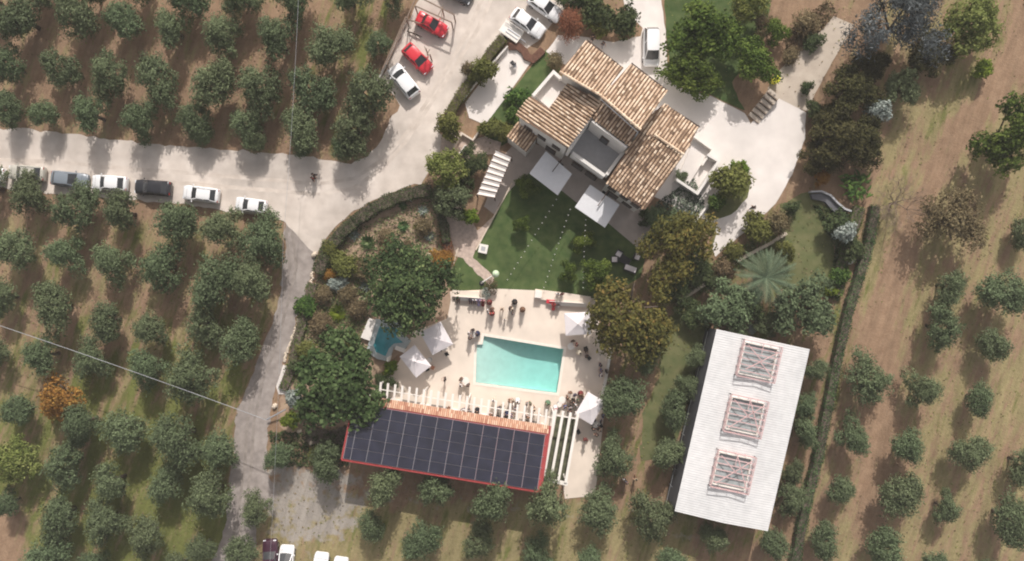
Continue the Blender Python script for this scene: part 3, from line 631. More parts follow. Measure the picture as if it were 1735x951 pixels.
# white pergola beams over the deck edge and beside the building
def pergola(name, label, beams, posts, z, wd=.30, ht=.16, ends=()):
    o = thing(name, label, 'pergola', P(*beams[0][0], 0))
    for a, b2 in beams: mb = MB(); mb.bar(P(*a, z), P(*b2, z), wd, ht); mb.build('beam', M['rail'], o, world=True)
    for a, b2, ww in ends: mb = MB(); mb.bar(P(*a, z-.17), P(*b2, z-.17), ww, .18); mb.build('cross_beam', M['rail'], o, world=True)
    for q in posts: v = P(*q, z); mb = MB(); mb.box((v.x, v.y, (z-.2)/2), (.14, .14, z-.2)); mb.build('post', M['rail'], o, world=True)
    return o
bm_ = []
for k in range(25):
    x = 643+k*12.2; y = 676+(x-645)*.1635; bm_.append(((x, y-1), (x+2.6, y-28)))
pergola('pergola', 'long white slatted pergola over the deck in front of the solar roof', bm_, [(645.5, 650), (720, 662), (795, 674), (870, 687), (937, 698)], 2.75, wd=.25, ht=.1, ends=[((645, 660), (937, 708), .08)])
bm2 = [((921+k*12.4, 810+k*2.6), (942+k*12.4, 694+k*2.6)) for k in range(4)]
pergola('pergola', 'white four beam pergola along the short side of the solar roof', bm2, [(923, 808), (958, 815), (977, 702)], 2.75, wd=.30, ends=[((916, 811), (962, 820), .42), ((943, 704), (979, 710), .12)])

# ------------------------------------------------------------------ white barn with three steel caged roof openings
barn = thing('barn', 'long white barn with ribbed metal roof and three caged roof openings', 'barn', P(1258, 730, 0))
BZ = 4.4; bc = [P(*p, BZ) for p in ((1214, 558), (1372, 592), (1301, 902), (1143, 866))]
bu = (bc[1]-bc[0]); bw = bu.length; bu.normalize(); bvv = Vector((bu.y, -bu.x, 0)); bl = (bc[3]-bc[0]).length
bv = (bc[3]-bc[0]).normalized()
def bp_(u, v, z): q = bc[0]+bu*u+bv*v; q.z = z; return q
def rz_(u): return BZ+.55*(1-abs(u/bw-.5)*2)
cages = [((1261, 575), (1325, 589), (1248, 636)), ((1239, 668), (1302, 682), (1225, 730)), ((1217, 762), (1281, 776), (1203, 824))]
cuv = []
for a, b2, c_ in cages:
    z = BZ+1.0; a, b2, c_ = P(*a, z)-bc[0], P(*b2, z)-bc[0], P(*c_, z)-bc[0]
    for q in (a, b2, c_): q.z = 0
    det = bu.x*bv.y-bu.y*bv.x
    def uv(q): return ((q.x*bv.y-q.y*bv.x)/det, (bu.x*q.y-bu.y*q.x)/det)
    u0, v0 = uv(a); u1, _ = uv(b2); _, v1 = uv(c_); cuv.append((u0, u1, v0, v1))
mb = MB(); pitch = .27; nrib = int(bl/pitch); us = [0, bw/2, bw]
ulist = sorted(set([0, bw/2, bw]+[x for c_ in cuv for x in (c_[0]+.35, c_[1]-.35)]))
vlist = [k*pitch/2 for k in range(2*nrib+1)]+[bl]
def hole_at(u, v): return any(c_[0]+.34 < u < c_[1]-.34 and c_[2]+.34 < v < c_[3]-.2 for c_ in cuv)
vv = [bp_(u, v, rz_(u)+(.02 if k % 2 else 0)) for k, v in enumerate(vlist) for u in ulist]; nu = len(ulist)
ff = [(k*nu+i, k*nu+i+1, (k+1)*nu+i+1, (k+1)*nu+i) for k in range(len(vlist)-1) for i in range(nu-1) if not hole_at((ulist[i]+ulist[i+1])/2, (vlist[k]+vlist[k+1])/2)]
M['metalroof'] = mat('white_metal_sheet', (.60, .60, .595), .45, scale=.22, col2=(.70, .695, .685), detail=9, spec=.4, big=(1.4, .07))
mb.add(vv, ff); mb.build('roof', M['metalroof'], barn, world=True)
zt = BZ-.12; M['bw'] = mat('barn_wall', (.12, .12, .13), .8, .1, 1)
for a, b2 in (((.15, .15), (bw-.15, .15)), ((bw-.15, .15), (bw-.15, bl-.15)), ((bw-.15, bl-.15), (.15, bl-.15)), ((.15, bl-.15), (.15, .15))):
    mb = MB(); mb.bar(bp_(*a, zt/2), bp_(*b2, zt/2), .16, zt); mb.build('wall', M['bw'], barn, world=True)
mb = MB(); mb.prism([bp_(.3, .3, 0), bp_(bw-.3, .3, 0), bp_(bw-.3, bl-.3, 0), bp_(.3, bl-.3, 0)], .02, .1); mb.build('floor', M['tank'], barn, world=True)
M['skyglass'] = mat('dusty_roof_glass', (.33, .36, .36), .35, .2, 1.2)
for ci, (u0, u1, v0, v1) in enumerate(cuv):
    a, b2, c2, d2 = u0+.3, u1-.3, v0+.3, v1-.25; zb = BZ+.25
    mb = MB()
    for p_, q_ in (((a, c2), (b2, c2)), ((b2, c2), (b2, d2)), ((b2, d2), (a, d2)), ((a, d2), (a, c2))): mb.bar(bp_(*p_, zb+.15), bp_(*q_, zb+.15), .1, .75)
    cb = mb.build('skylight_curb', M['rail'], barn, world=True)
    mb = MB(); mb.prism([bp_(a, c2, 0), bp_(b2, c2, 0), bp_(b2, d2, 0), bp_(a, d2, 0)], zb+.12, zb+.2); mb.build('skylight_glass', M['skyglass'], barn, world=True)
    mb = MB(); zt_, zb_ = BZ+1.25, BZ+.45
    co = [(u0, v0), (u1, v0), (u1, v1), (u0, v1)]
    for zq in (zt_, (zt_+zb_)/2):
        for k in range(4): mb.bar(bp_(*co[k], zq), bp_(*co[(k+1) % 4], zq), .07, .07)
    for k in range(5):
        f = k/4
        for va in (v0, v1): mb.bar(bp_(u0+(u1-u0)*f, va, zb_-.1), bp_(u0+(u1-u0)*f, va, zt_), .06, .06)
        for ua in (u0, u1): mb.bar(bp_(ua, v0+(v1-v0)*f, zb_-.1), bp_(ua, v0+(v1-v0)*f, zt_), .06, .06)
    for k in range(1, 6): mb.bar(bp_(u0, v0+(v1-v0)*k/6, zt_), bp_(u1, v0+(v1-v0)*k/6, zt_), .09, .06)
    um, vm = (u0+u1)/2, (v0+v1)/2
    mb.bar(bp_(um, v0, zt_), bp_(um, v0+(v1-v0)*.3, zt_), .06, .05)
    dg = [((u0+.5, v0+.5), (um+.2, vm-.1)), ((u1-.3, v0+.6), (u0+.8, v1-.9)), ((um, vm), (u1-.3, v1-.5))] if ci == 0 else [((u0+.4, v0+.5), (um+.3, vm)), ((um, v0+.2), (u1-.3, v1-.4)), ((u1-.4, v0+.4), (u0+.4, v1-.5))]
    for p_, q_ in dg: mb.bar(bp_(*p_, zt_+.04), bp_(*q_, zt_+.04), .09, .06)
    mb.build('steel_cage', M['pinksteel'], barn, world=True)
mb = MB(); mb.bar(P(1199, 562, 1.3), P(1122, 880, 1.3), .05, .08); mb.bar(P(1199, 562, .7), P(1122, 880, .7), .05, .08)
fo = thing('wire_fence', 'thin pale fence running along the dark side of the barn', 'fence', P(1160, 720, 0))
mb.build('rail', M['alu'], fo, world=True)
for k in range(12): q = P(1199-77*k/11, 562+318*k/11, .7); mb = MB(); mb.box((q.x, q.y, .7), (.07, .07, 1.4)); mb.build('post', M['alu'], fo, world=True)

# ------------------------------------------------------------------ swimming pool
sp = thing('swimming_pool', 'turquoise swimming pool with sloping shallow beach end', 'swimming pool', P(880, 620, 0))
pw = [P(*p) for p in POOL]
def pdepth(px): return -(.20+1.25*float(smooth01(np.array((px-800)/95.0))))
nX, nY = 44, 26; vv = []; ff = []
bx0, bx1, by0, by1 = 790, 957, 566, 669
inner = MB()
vs_, n_ = [], len(pw)
M['pooltile'] = mat('pool_lining', (.50, .665, .62), .6, .05, 1.5, big=(.3, .06))
for j in range(nY+1):
    for i in range(nX+1):
        px, py = bx0-2+(bx1-bx0+4)*i/nX, by0-2+(by1-by0+4)*j/nY; q = P(px, py); vv.append((q.x, q.y, pdepth(px)))
inner.add(vv, [(j*(nX+1)+i, j*(nX+1)+i+1, (j+1)*(nX+1)+i+1, (j+1)*(nX+1)+i) for j in range(nY) for i in range(nX)])
fl = inner.build('pool_bottom', M['pooltile'], sp, world=True)
mb = MB(); vv = []; ff = []
for i, q in enumerate(pw): d = -2.0; vv += [(q.x, q.y, d), (q.x, q.y, DZ-.01)]
for i in range(n_): j = (i+1) % n_; ff.append((2*i, 2*j, 2*j+1, 2*i+1))
mb.add(vv, ff); mb.build('pool_wall', M['pooltile'], sp, world=True)
wm = bpy.data.materials.new('pool_water'); wm.use_nodes = True; t = wm.node_tree; n = t.nodes; L = t.links; n.remove(n['Principled BSDF'])
tb = n.new('ShaderNodeBsdfTransparent'); tb.inputs[0].default_value = (.97, .99, .99, 1); gl = n.new('ShaderNodeBsdfGlossy'); gl.inputs['Roughness'].default_value = .03
fr = n.new('ShaderNodeFresnel'); fr.inputs[0].default_value = 1.33; ms = n.new('ShaderNodeMixShader'); nz = n.new('ShaderNodeTexNoise'); nz.inputs['Scale'].default_value = 1.6
bp = n.new('ShaderNodeBump'); bp.inputs['Strength'].default_value = .25; bp.inputs['Distance'].default_value = .05
g3 = n.new('ShaderNodeNewGeometry'); L.new(g3.outputs['Position'], nz.inputs['Vector']); L.new(nz.outputs[0], bp.inputs['Height']); L.new(bp.outputs[0], gl.inputs['Normal']); L.new(bp.outputs[0], fr.inputs['Normal'])
L.new(fr.outputs[0], ms.inputs[0]); L.new(tb.outputs[0], ms.inputs[1]); L.new(gl.outputs[0], ms.inputs[2]); L.new(ms.outputs[0], n['Material Output'].inputs[0])
sx = n.new('ShaderNodeSeparateXYZ'); L.new(g3.outputs['Position'], sx.inputs[0]); dm = n.new('ShaderNodeMapRange'); dm.inputs[1].default_value = -4.4; dm.inputs[2].default_value = 2.6; L.new(sx.outputs[0], dm.inputs[0])
dx_ = n.new('ShaderNodeMix'); dx_.data_type = 'RGBA'; dx_.inputs[6].default_value = (.93, .99, .975, 1); dx_.inputs[7].default_value = (.74, .975, .96, 1); L.new(dm.outputs[0], dx_.inputs[0]); L.new(dx_.outputs[2], tb.inputs[0])
M['water'] = wm
mb = MB(); tri = tessellate_polygon([[Vector((v.x, v.y, 0)) for v in pw]]); mb.add([(v.x, v.y, -.10) for v in pw], [tuple(x) for x in tri]); mb.build('water', wm, sp, world=True)
op = [Vector(v[:]) for v in inset([(q.x, q.y) for q in pw], -.32)]
pin = [Vector((x.x, x.y)) for x in [Vector((q[0], q[1])) for q in ccw([(q.x, q.y) for q in pw])]]
mb = MB(); vv = [(q.x, q.y, DZ+.004) for q in pin]+[(q.x, q.y, DZ+.03) for q in pin]+[(q.x, q.y, DZ+.03) for q in op]+[(q.x, q.y, DZ+.004) for q in op]
ff = []
for i in range(n_):
    j = (i+1) % n_; ff += [(i, j, n_+j, n_+i), (n_+i, n_+j, 2*n_+j, 2*n_+i), (2*n_+i, 2*n_+j, 3*n_+j, 3*n_+i)]
mb.add(vv, ff); mb.build('coping', M['coping'], sp, world=True)
for k in range(3): mb = MB(); mb.prism([P(*p) for p in [(808.5, 600), (811+k*3.2, 600), (810+k*3.2, 632), (807.5, 632)]], -1.3, -.28-.22*k+.0); mb.build('pool_step', M['pooltile'], sp, world=True)
# small spa pool, raised, with a white slab and steps
spa = thing('spa_pool', 'small shaded plunge pool with angular pale edge and white steps', 'plunge pool', P(655, 578, 0))
SP = [(637, 540), (690, 548), (683, 566), (697, 577), (688, 590), (668, 588), (660, 612), (640, 608), (622, 594)]
SI = [(644, 553), (678, 556), (672, 570), (684, 580), (668, 582), (660, 590), (654, 603), (638, 596), (634, 585)]
mb = MB(); mb.prism([P(*p) for p in SP], 0, .38); mb.build('basin', mat('spa_stone', (.38, .42, .42), .8, .1, 2), spa, world=True)
M['spawater'] = mat('spa_water', (.05, .25, .29), .08, .2, 1.5, spec=.5)
mb = MB(); mb.prism([P(*p) for p in SI], .383, .388); mb.build('water_surface', M['spawater'], spa, world=True)
mb = MB(); mb.prism([P(*p, .5) for p in [(625, 539), (637, 543), (627, 578), (611, 572)]], 0, .5); mb.build('white_slab', M['rail'], spa, world=True)
mb = MB(); mb.prism([P(*p, .5) for p in [(671, 586), (688, 592), (684, 598), (668, 592)]], 0, .5); mb.prism([P(*p, .5) for p in [(655, 606), (663, 602), (660, 613), (655, 613)]], 0, .5); mb.build('step', M['rail'], spa, world=True)

# ------------------------------------------------------------------ parasols, shade sails, canopy
def parasol(px, py, z, w1, w2, ang, label, tilt=(0, 0)):
    c = P(px, py, z); root = thing('parasol', label, 'parasol', (c.x, c.y, DZ), ang, 'cream parasols round the pool')
    mb = MB(); mb.tube([(0, 0, 0), (0, 0, z-DZ+.05)], .03, 8); mb.build('pole', M['chrome'], root)
    mb = MB(); mb.box((0, 0, .05), (.6, .6, .1)); mb.build('base', M['tank'], root)
    mb = MB(); h = z-DZ; a, b2 = w1/2, w2/2; n = 6; vv = [(0, 0, h+.25)]
    rim = [(-a, -b2), (0, -b2*.985), (a, -b2), (a*.985, 0), (a, b2), (0, b2*.985), (-a, b2), (-a*.985, 0)]
    def zt(x, y): return h-.32+.57*(1-max(abs(x)/a, abs(y)/b2))-.05*(max(abs(x)/a, abs(y)/b2)*(1-max(abs(x)/a, abs(y)/b2)))*2+tilt[0]*x+tilt[1]*y
    for f in (.5, 1.0): vv += [(x*f, y*f, zt(x*f, y*f)) for x, y in rim]
    vv += [(x, y, zt(x, y)-.16) for x, y in rim]
    ff = [(0, 1+k, 1+(k+1) % 8) for k in range(8)]+[(1+k, 9+k, 9+(k+1) % 8, 1+(k+1) % 8) for k in range(8)]+[(9+k, 17+k, 17+(k+1) % 8, 9+(k+1) % 8) for k in range(8)]
    mb.add(vv, ff); mb.build('canopy', M['canvas'], root)
    mb = MB()
    for x, y in rim[::2]: mb.tube([(0, 0, h-.05), (x*.97, y*.97, zt(x, y)-.05)], .012, 5)
    mb.build('ribs', M['chrome'], root)
    mb = MB(); mb.lathe((0, 0, h+.2), [(.07, 0), (.05, .1), (.01, .16)], 8); mb.build('finial', M['rail'], root)
    return root
parasol(739, 574, 2.6, 2.7, 3.0, R(28), 'cream parasol beside the plunge pool, closer to the big tree', (0, .12))
parasol(703, 613, 2.6, 3.1, 2.2, R(-52), 'cream oblong parasol standing just above the slatted pergola')
parasol(979, 549, 2.6, 2.9, 2.6, R(4), 'cream parasol half tucked under the autumn coloured tree', (.08, 0))
parasol(1000, 693, 2.6, 3.1, 2.3, R(60), 'cream parasol over a crowded table beside the white beams')
def shade(cs, arm, z, label):
    pts = [P(*p, z) for p in cs]; c = sum(pts, Vector())/4; root = thing('cantilever_parasol', label, 'parasol', (c.x, c.y, .05), 0, 'square grey white sun shades on the villa patio')
    mb = MB(); ctr = Vector((c.x, c.y, z+.07)); vv = [ctr]+pts+[p-Vector((0, 0, .12)) for p in pts]
    mb.add(vv, [(0, 1+k, 1+(k+1) % 4) for k in range(4)]+[(1+k, 5+k, 5+(k+1) % 4, 1+(k+1) % 4) for k in range(4)]); mb.build('canopy', M['canvas_grey'], root, world=True)
    a, b2 = P(*arm[0], z+.5), P(*arm[1], z+.5); q = P(*arm[0], z)
    mb = MB(); mb.bar((a.x, a.y, z+.5), (b2.x, b2.y, z+.42), .10, .12); mb.build('arm', M['darkwood'], root, world=True)
    mb = MB(); mb.tube([(a.x, a.y, .05), (a.x, a.y, z+.55)], .06, 8); mb.build('pole', M['darkwood'], root, world=True)
    mb = MB(); mb.box((a.x, a.y, .12), (.8, .8, .12), AU); mb.build('base', M['black'], root, world=True)
    mb = MB()
    for p in pts: mb.tube([ctr-Vector((0, 0, .08)), p-Vector((0, 0, .06))], .015, 5)
    mb.build('ribs', M['chrome'], root, world=True)
shade([(925, 256), (969, 295), (945, 331), (897, 294)], ((951, 271), (936, 291)), 3.5, 'square grey white sun shade closer to the white slatted canopy')
shade([(1000, 313), (1050, 347), (1025, 386), (974, 351)], ((1032, 322), (1013, 349)), 3.5, 'square grey white sun shade closer to the autumn coloured tree')
cz = 2.6; cps = [P(*p, cz) for p in ((840, 254), (867, 266), (838, 335.5), (808, 330))]
can = thing('slatted_canopy', 'white striped awning of eight panels beside the lawn', 'awning', P(838, 297, 0))
for k in range(8):
    f0, f1 = k/8+.012, (k+1)/8-.012; mb = MB(); l0 = cps[0].lerp(cps[3], f0); r0 = cps[1].lerp(cps[2], f0); l1 = cps[0].lerp(cps[3], f1); r1 = cps[1].lerp(cps[2], f1)
    md = Vector((0, 0, -.10)); lm, rm = l0.lerp(l1, .5)+md, r0.lerp(r1, .5)+md
    mb.add([l0, r0, rm, lm, l1, r1], [(0, 1, 2, 3), (3, 2, 5, 4)]); mb.build('fabric_panel', M['concrete_white'], can, world=True)
mb = MB()
for k in range(9): f = k/8; mb.bar(cps[0].lerp(cps[3], f), cps[1].lerp(cps[2], f), .07, .09)
mb.bar(cps[0]-Vector((0, 0, .1)), cps[3]-Vector((0, 0, .1)), .1, .12); mb.bar(cps[1]-Vector((0, 0, .1)), cps[2]-Vector((0, 0, .1)), .1, .12)
mb.build('rafters', M['darkwood'], can, world=True)
for q in cps: mb = MB(); mb.box((q.x, q.y, cz/2-.08), (.12, .12, cz-.16)); mb.build('post', M['darkwood'], can, world=True)

# walls, benches, steps
def stone_wall(name, label, px, z, wd, m='cream', cat='wall', z0=0):
    root = thing(name, label, cat, P(*px[0], 0)); wall_run(px, z, wd, z0, root, 'masonry', m); return root
stone_wall('retaining_wall', 'low cream wall between lawn and deck behind the seats in front of the big tree', [(766, 497), (812, 500)], .55, .75)
stone_wall('retaining_wall', 'low cream wall between lawn and deck next to the autumn coloured tree', [(906, 498), (960, 505), (1000, 511)], .50, 1.15)
mb = MB()
def bench(px, label, m='rail'):
    a, b2 = P(*px[0]), P(*px[1]); c = (a+b2)/2; ang = math.atan2(b2.y-a.y, b2.x-a.x); l = (b2-a).length
    root = thing('bench', label, 'bench', (c.x, c.y, DZ), ang)
    mb = MB(); mb.box((0, 0, .42), (l, .42, .08)); mb.build('seat', M[m], root)
    mb = MB(); mb.box((0, .24, .62), (l, .07, .42)); mb.build('backrest', M[m], root)
    for x in (-l/2+.2, 0, l/2-.2): mb = MB(); mb.box((x, 0, .19), (.1, .38, .38)); mb.build('leg', M['tank'], root)
bench([(772, 505.5), (822, 509)], 'long white bench full of seated guests below the big green tree')
bench([(930, 513.5), (992, 517.5)], 'long white bench with a red towel at one end')
mb = MB(); q = P(932.5, 511); mb.box((q.x, q.y, DZ+.50), (1.0, .45, .07), R(-5)); o = mb.build('towel', mat('red_towel', (.55, .04, .06), .9)); tag(o, 'red towel folded over the end of the white bench', 'towel')
mb = MB(); q = P(912, 499, .9); mb.box((q.x, q.y, .62), (.8, .8, .75), R(-5), .5); o = mb.build('plinth', M['rail']); tag(o, 'square white plinth at the corner between lawn and deck', 'plinth')
sr = thing('stairs', 'short flight of concrete steps beside the shaded lawn', 'stairs', P(1288, 187, 0))
for k in range(6):
    f = k/6; a = P(1267+ (1301-1267)*f, 196-(196-152)*f); b2 = P(1285+(1318-1285)*f, 210-(210-166)*f); z = .12+k*.15
    mb = MB(); d = (P(1301, 152)-P(1267, 196)).normalized()*.33; mb.prism([a, b2, b2+d*1.6, a+d*1.6], 0, z); mb.build('step', M['beige'], sr, world=True)
    mb = MB(); mb.bar(a+Vector((0, 0, z+.01)), b2+Vector((0, 0, z+.01)), .10, .03); mb.build('step_nosing', M['wood'], sr, world=True)
stone_wall('garden_wall', 'pale stone wall descending from the white drive past the palm', [(1333, 395), (1310, 410), (1250, 442), (1225, 462), (1189, 486), (1150, 511)], .5, .35, 'rock')
stone_wall('low_wall', 'white low wall between the villa court and the planted bed', [(1256, 272), (1215, 325), (1173, 384)], .5, .22, 'rail')
stone_wall('kerb_wall', 'thin cream kerb between garden path and lawn', [(868, 310), (836, 368), (806, 424)], .18, .16, 'rock')
stone_wall('kerb_wall', 'thin cream kerb beside the small square lawn', [(776, 420), (769, 445), (759, 468)], .18, .14, 'rock')
stone_wall('deck_wall', 'low white wall on the outer edge of the pool deck', [(1036, 592), (1024, 655), (1020, 670)], .55, .28, 'rail')
stone_wall('patio_wall', 'white wall behind the hedge of the white patio', [(860, 78), (812, 132), (768, 188)], .7, .16, 'white')
cv = thing('curved_bench', 'curved grey stone bench on the edge of the palm lawn', 'bench', P(1408, 335, 0))
wall_run([(1374, 325), (1392, 324), (1408, 331), (1420, 344), (1432, 354), (1443, 358)], .75, .2, 0, cv, 'backrest', 'tank'); slab([(1374, 329), (1392, 328), (1406, 335), (1418, 348), (1430, 358), (1424, 366), (1410, 356), (1398, 342), (1376, 337)], .42, .4, cv, 'seat', 'bw')
fg = thing('brick_planter', 'curved brown brick planter wall between parked cars and white patio', 'planter', P(890, 92, 0))
wall_run([(862, 78), (878, 78), (888, 86), (893, 96), (903, 100), (912, 92), (920, 84)], .35, .85, 0, fg, 'rim', 'mulch')
# parking frames, picket edging
pf = thing('timber_carport', 'weathered timber carport frame over the red cars', 'carport', P(735, 20, 0))
for a, b2 in (((703, 10), (765, 38)), ((712, -4), (769, 25)), ((688, 32), (712, 40)), ((655, 110), (703, 0)), ((648, 118), (688, 28))): mb = MB(); mb.bar(P(*a, 2.3), P(*b2, 2.3), .12, .15); mb.build('beam', M['wood'], pf, world=True)
for a in ((703, 10), (765, 38), (769, 25), (749, 14), (688, 32), (728, 92), (655, 110), (721, 82)):
    q = P(*a, 2.3); mb = MB(); mb.box((q.x, q.y, 1.1), (.13, .13, 2.2)); mb.build('post', M['wood'], pf, world=True)
for a, b2 in (((749, 14), (748, 34)), ((742, 27), (751, 10)), ((719, 78), (724, 92)), ((724, 92), (728, 84))): mb = MB(); mb.bar(P(*a, 2.32), P(*b2, 2.32), .08, .09); mb.build('beam', M['wood'], pf, world=True)
mb = MB(); g = random.Random(4)
for k in range(46):
    f = k/45; q = P(690-50*f+g.uniform(-.4, .4), 36+106*f); mb.box((q.x, q.y, .25), (.22, .13, .5), .6+g.uniform(-.2, .2))
pk = mb.build('picket_edging', M['rail']); tag(pk, 'row of short white pickets behind the red cars', 'edging')
br = thing('bramble_branch', 'dark dry branch lying between the two red cars', 'branch', P(703, 55, 0))
mb = MB()
for k in range(7): a = P(690+k*3.4, 52+k*1.9, .25+.1*(k % 2)); mb.tube([a, a+Vector((g.uniform(.1, .6), g.uniform(-.5, .3), g.uniform(0, .3)))], .04, 5)
mb.tube([P(690, 53, .2), P(704, 58, .4), P(715, 63, .2)], .09, 6, r2=.04); mb.build('wood', M['darkwood'], br, world=True)
# ------------------------------------------------------------------ cars
PAINT = {k: mat('car_paint_'+k, c, .3, spec=.5) for k, c in dict(white=(.80, .80, .80), black=(.018, .018, .022), red=(.62, .025, .04), silver=(.42, .43, .44), slate=(.20, .23, .26), plum=(.05, .015, .03), dark=(.05, .05, .055), beige=(.48, .46, .40)).items()}
for p_ in PAINT.values(): p_.node_tree.nodes['Principled BSDF'].inputs['Coat Weight'].default_value = .6
M['lens'] = mat('headlamp_lens', (.7, .72, .75), .15); M['tail'] = mat('tail_lamp', (.35, .01, .01), .3)
def car(px, py, deg, colour, label, L_=4.3, W_=1.78, h=1.48, cf=.27, cr_=.93, group='cars parked beside the orchard road', roofcol=None, rails=False, seatz=0):
    """cf, cr_: where the windscreen starts and the rear window ends, as shares of the length from the nose"""
    loc = P(px, py, .8); loc.z = .03; root = thing('parked_car', label, 'car', loc, R(deg), group); w2 = W_/2; l2 = L_/2
    paint = PAINT[colour]; mb = MB(); n = 15; rings = []
    prof = [(0, .74, .55, .30), (.015, .84, .66, .24), (.05, .93, .74, .2), (.14, .985, .84, .2), (.27, 1, .93, .2), (.5, 1, .95, .2), (.75, 1, .96, .2), (.9, .985, .97, .2), (.96, .95, .93, .22), (.99, .88, .82, .26), (1, .80, .62, .34)]
    for s_, wf, zt, zb in prof:
        x = l2-s_*L_; y = w2*wf; rings.append([(x, -y*.92, zb), (x, -y, zb+.14), (x, -y, (zt+zb)*.55), (x, -y*.965, zt-.09), (x, -y*.86, zt-.005), (x, -y*.4, zt+.035), (x, 0, zt+.045), (x, y*.4, zt+.035), (x, y*.86, zt-.005), (x, y*.965, zt-.09), (x, y, (zt+zb)*.55), (x, y, zb+.14), (x, y*.92, zb)])
    k = len(rings[0]); vv = [p for r_ in rings for p in r_]; ff = [(i*k+j, i*k+j+1, (i+1)*k+j+1, (i+1)*k+j) for i in range(len(rings)-1) for j in range(k-1)]
    ff += [tuple(range(k)), tuple(range((len(rings)-1)*k, len(rings)*k))]+[(i*k, (i+1)*k, (i+1)*k+k-1, i*k+k-1) for i in range(len(rings)-1)]
    mb.add(vv, ff); mb.build('body', paint, root, smooth=True)
    zb = .93; xf, xr = l2-cf*L_, l2-cr_*L_; tf, tr = xf-.76, xr+.5; yb, yt = w2*.90, w2*.70; zt = h-.06
    def gl(nm, pts): mb = MB(); mb.add(pts, [tuple(range(len(pts)))]); return mb.build(nm, M['glass'], root)
    gl('windshield', [(xf, -yb*.93, zb), (xf+.08, 0, zb), (xf, yb*.93, zb), (tf, yt, zt), (tf+.03, 0, zt+.02), (tf, -yt, zt)])
    gl('rear_window', [(xr, -yb*.9, zb), (xr-.03, 0, zb), (xr, yb*.9, zb), (tr, yt, zt), (tr-.02, 0, zt+.02), (tr, -yt, zt)])
    for s_ in (-1, 1): gl('side_window', [(xf, s_*yb*.93, zb), (xr, s_*yb*.9, zb), (tr, s_*yt, zt), (tf, s_*yt, zt)])
    mb = MB(); vv = []; nx_, ny_ = 6, 6
    for i in range(nx_+1):
        for j in range(ny_+1):
            a, b2 = i/nx_*2-1, j/ny_*2-1; x = (tf+tr)/2+a*(tf-tr+.06)/2; y = b2*(yt+.05)*(1-.03*a*a); vv.append((x, y, h-.07*b2**4-.045*a**4-.012))
    ff = [(i*(ny_+1)+j, i*(ny_+1)+j+1, (i+1)*(ny_+1)+j+1, (i+1)*(ny_+1)+j) for i in range(nx_) for j in range(ny_)]; mb.add(vv, ff)
    mb.build('roof', PAINT[roofcol] if roofcol else paint, root, smooth=True)
    for s_ in (-1, 1):
        for a, b2 in (((xf, s_*yb*.93, zb), (tf, s_*yt, zt)), ((xr, s_*yb*.9, zb), (tr, s_*yt, zt)), (((xf+xr)/2, s_*yb*.93, zb), ((tf+tr)/2, s_*yt, zt))): mb = MB(); mb.bar(a, b2, .09, .05); mb.build('pillar', paint, root)
    if rails:
        for s_ in (-1, 1): mb = MB(); mb.tube([(tf-.1, s_*yt, h-.02), (tf-.3, s_*yt, h+.04), (tr+.2, s_*yt, h+.04), (tr+.05, s_*yt, h-.02)], .018, 6); mb.build('roof_rail', M['black'], root)
    mb = MB(); mb.box((l2-cf*L_*.5, 0, .955), (.012, W_*.8, .012)); mb.box((l2-.06, 0, .5), (.06, W_*.55, .16)); mb.build('grille', M['black'], root)
    for s_ in (-1, 1):
        mb = MB(); mb.box((xf-.12, s_*(w2+.08), .98), (.14, .18, .11)); mb.build('mirror', paint, root, bevel=.02)
        mb = MB(); mb.box((l2-.13, s_*w2*.66, .66), (.16, .34, .10)); mb.build('headlight', M['lens'], root, bevel=.02)
        mb = MB(); mb.box((-l2+.10, s_*w2*.70, .80), (.12, .28, .14)); mb.build('tail_light', M['tail'], root, bevel=.02)
        for x in (l2-.82, -l2+.78):
            mb = MB(); mb.tube([(x, s_*(w2-.2), .32), (x, s_*(w2+.005), .32)], .32, 20); t_ = mb.build('wheel', M['tyre'], root)
            mb = MB(); mb.tube([(x, s_*(w2), .32), (x, s_*(w2+.012), .32)], .19, 14); mb.build('rim', M['rim'], t_)
    return root
car(-24, 294, 172, 'white', 'white car cut off by the picture edge on the orchard road')
car(44, 293, 176, 'beige', 'grey beige estate half hidden under an olive at the end of the car row', roofcol='beige', rails=True)
car(117, 304, -6, 'slate', 'blue grey hatchback between the beige estate and a white car')
car(185, 310, 176, 'white', 'white hatchback parked between the blue grey and the black car', L_=4.2)
car(258, 318, 176, 'black', 'black car parked between two white cars', L_=4.3)
car(340, 329, 173, 'white', 'white car with roof rails parked between the black car and the last white car', rails=True, L_=4.3)
car(425, 348, 172, 'white', 'white compact car at the end of the row by the gravel track', L_=3.75, W_=1.65)
gp = 'cars parked under the timber frame'
car(731, 41, -28, 'red', 'red car with dark rear window under the timber frame', cf=.30, cr_=.80, L_=3.9, W_=1.66, group=gp)
car(707, 99, -45, 'red', 'red car parked between the other red car and a white one', cf=.26, cr_=.94, L_=4.0, W_=1.72, group=gp)
car(684, 137, 128, 'white', 'white car under tree branches beside the red cars', cf=.22, cr_=.95, L_=4.4, W_=1.9, group=gp)
car(772, -16, -28, 'dark', 'dark grey car just entering the picture above the red cars', group=gp)
gp = 'white cars parked nose to the garden'
car(894, 39, -35, 'white', 'white car parked nose to the rust coloured shrub', cf=.30, L_=4.4, group=gp)
car(924, 11, -35, 'white', 'white car partly cut off by the upper picture edge', cf=.30, L_=4.4, group=gp)
car(1104, 79, -90, 'white', 'white van parked alone on the drive behind the villa', L_=4.5, W_=1.95, h=1.85, cf=.16, cr_=.985, group=None)
gp = 'cars parked in the lower olive grove'
car(458, 946, 93, 'plum', 'dark plum car in the lower grove beside the olive trunk', cf=.3, group=gp)
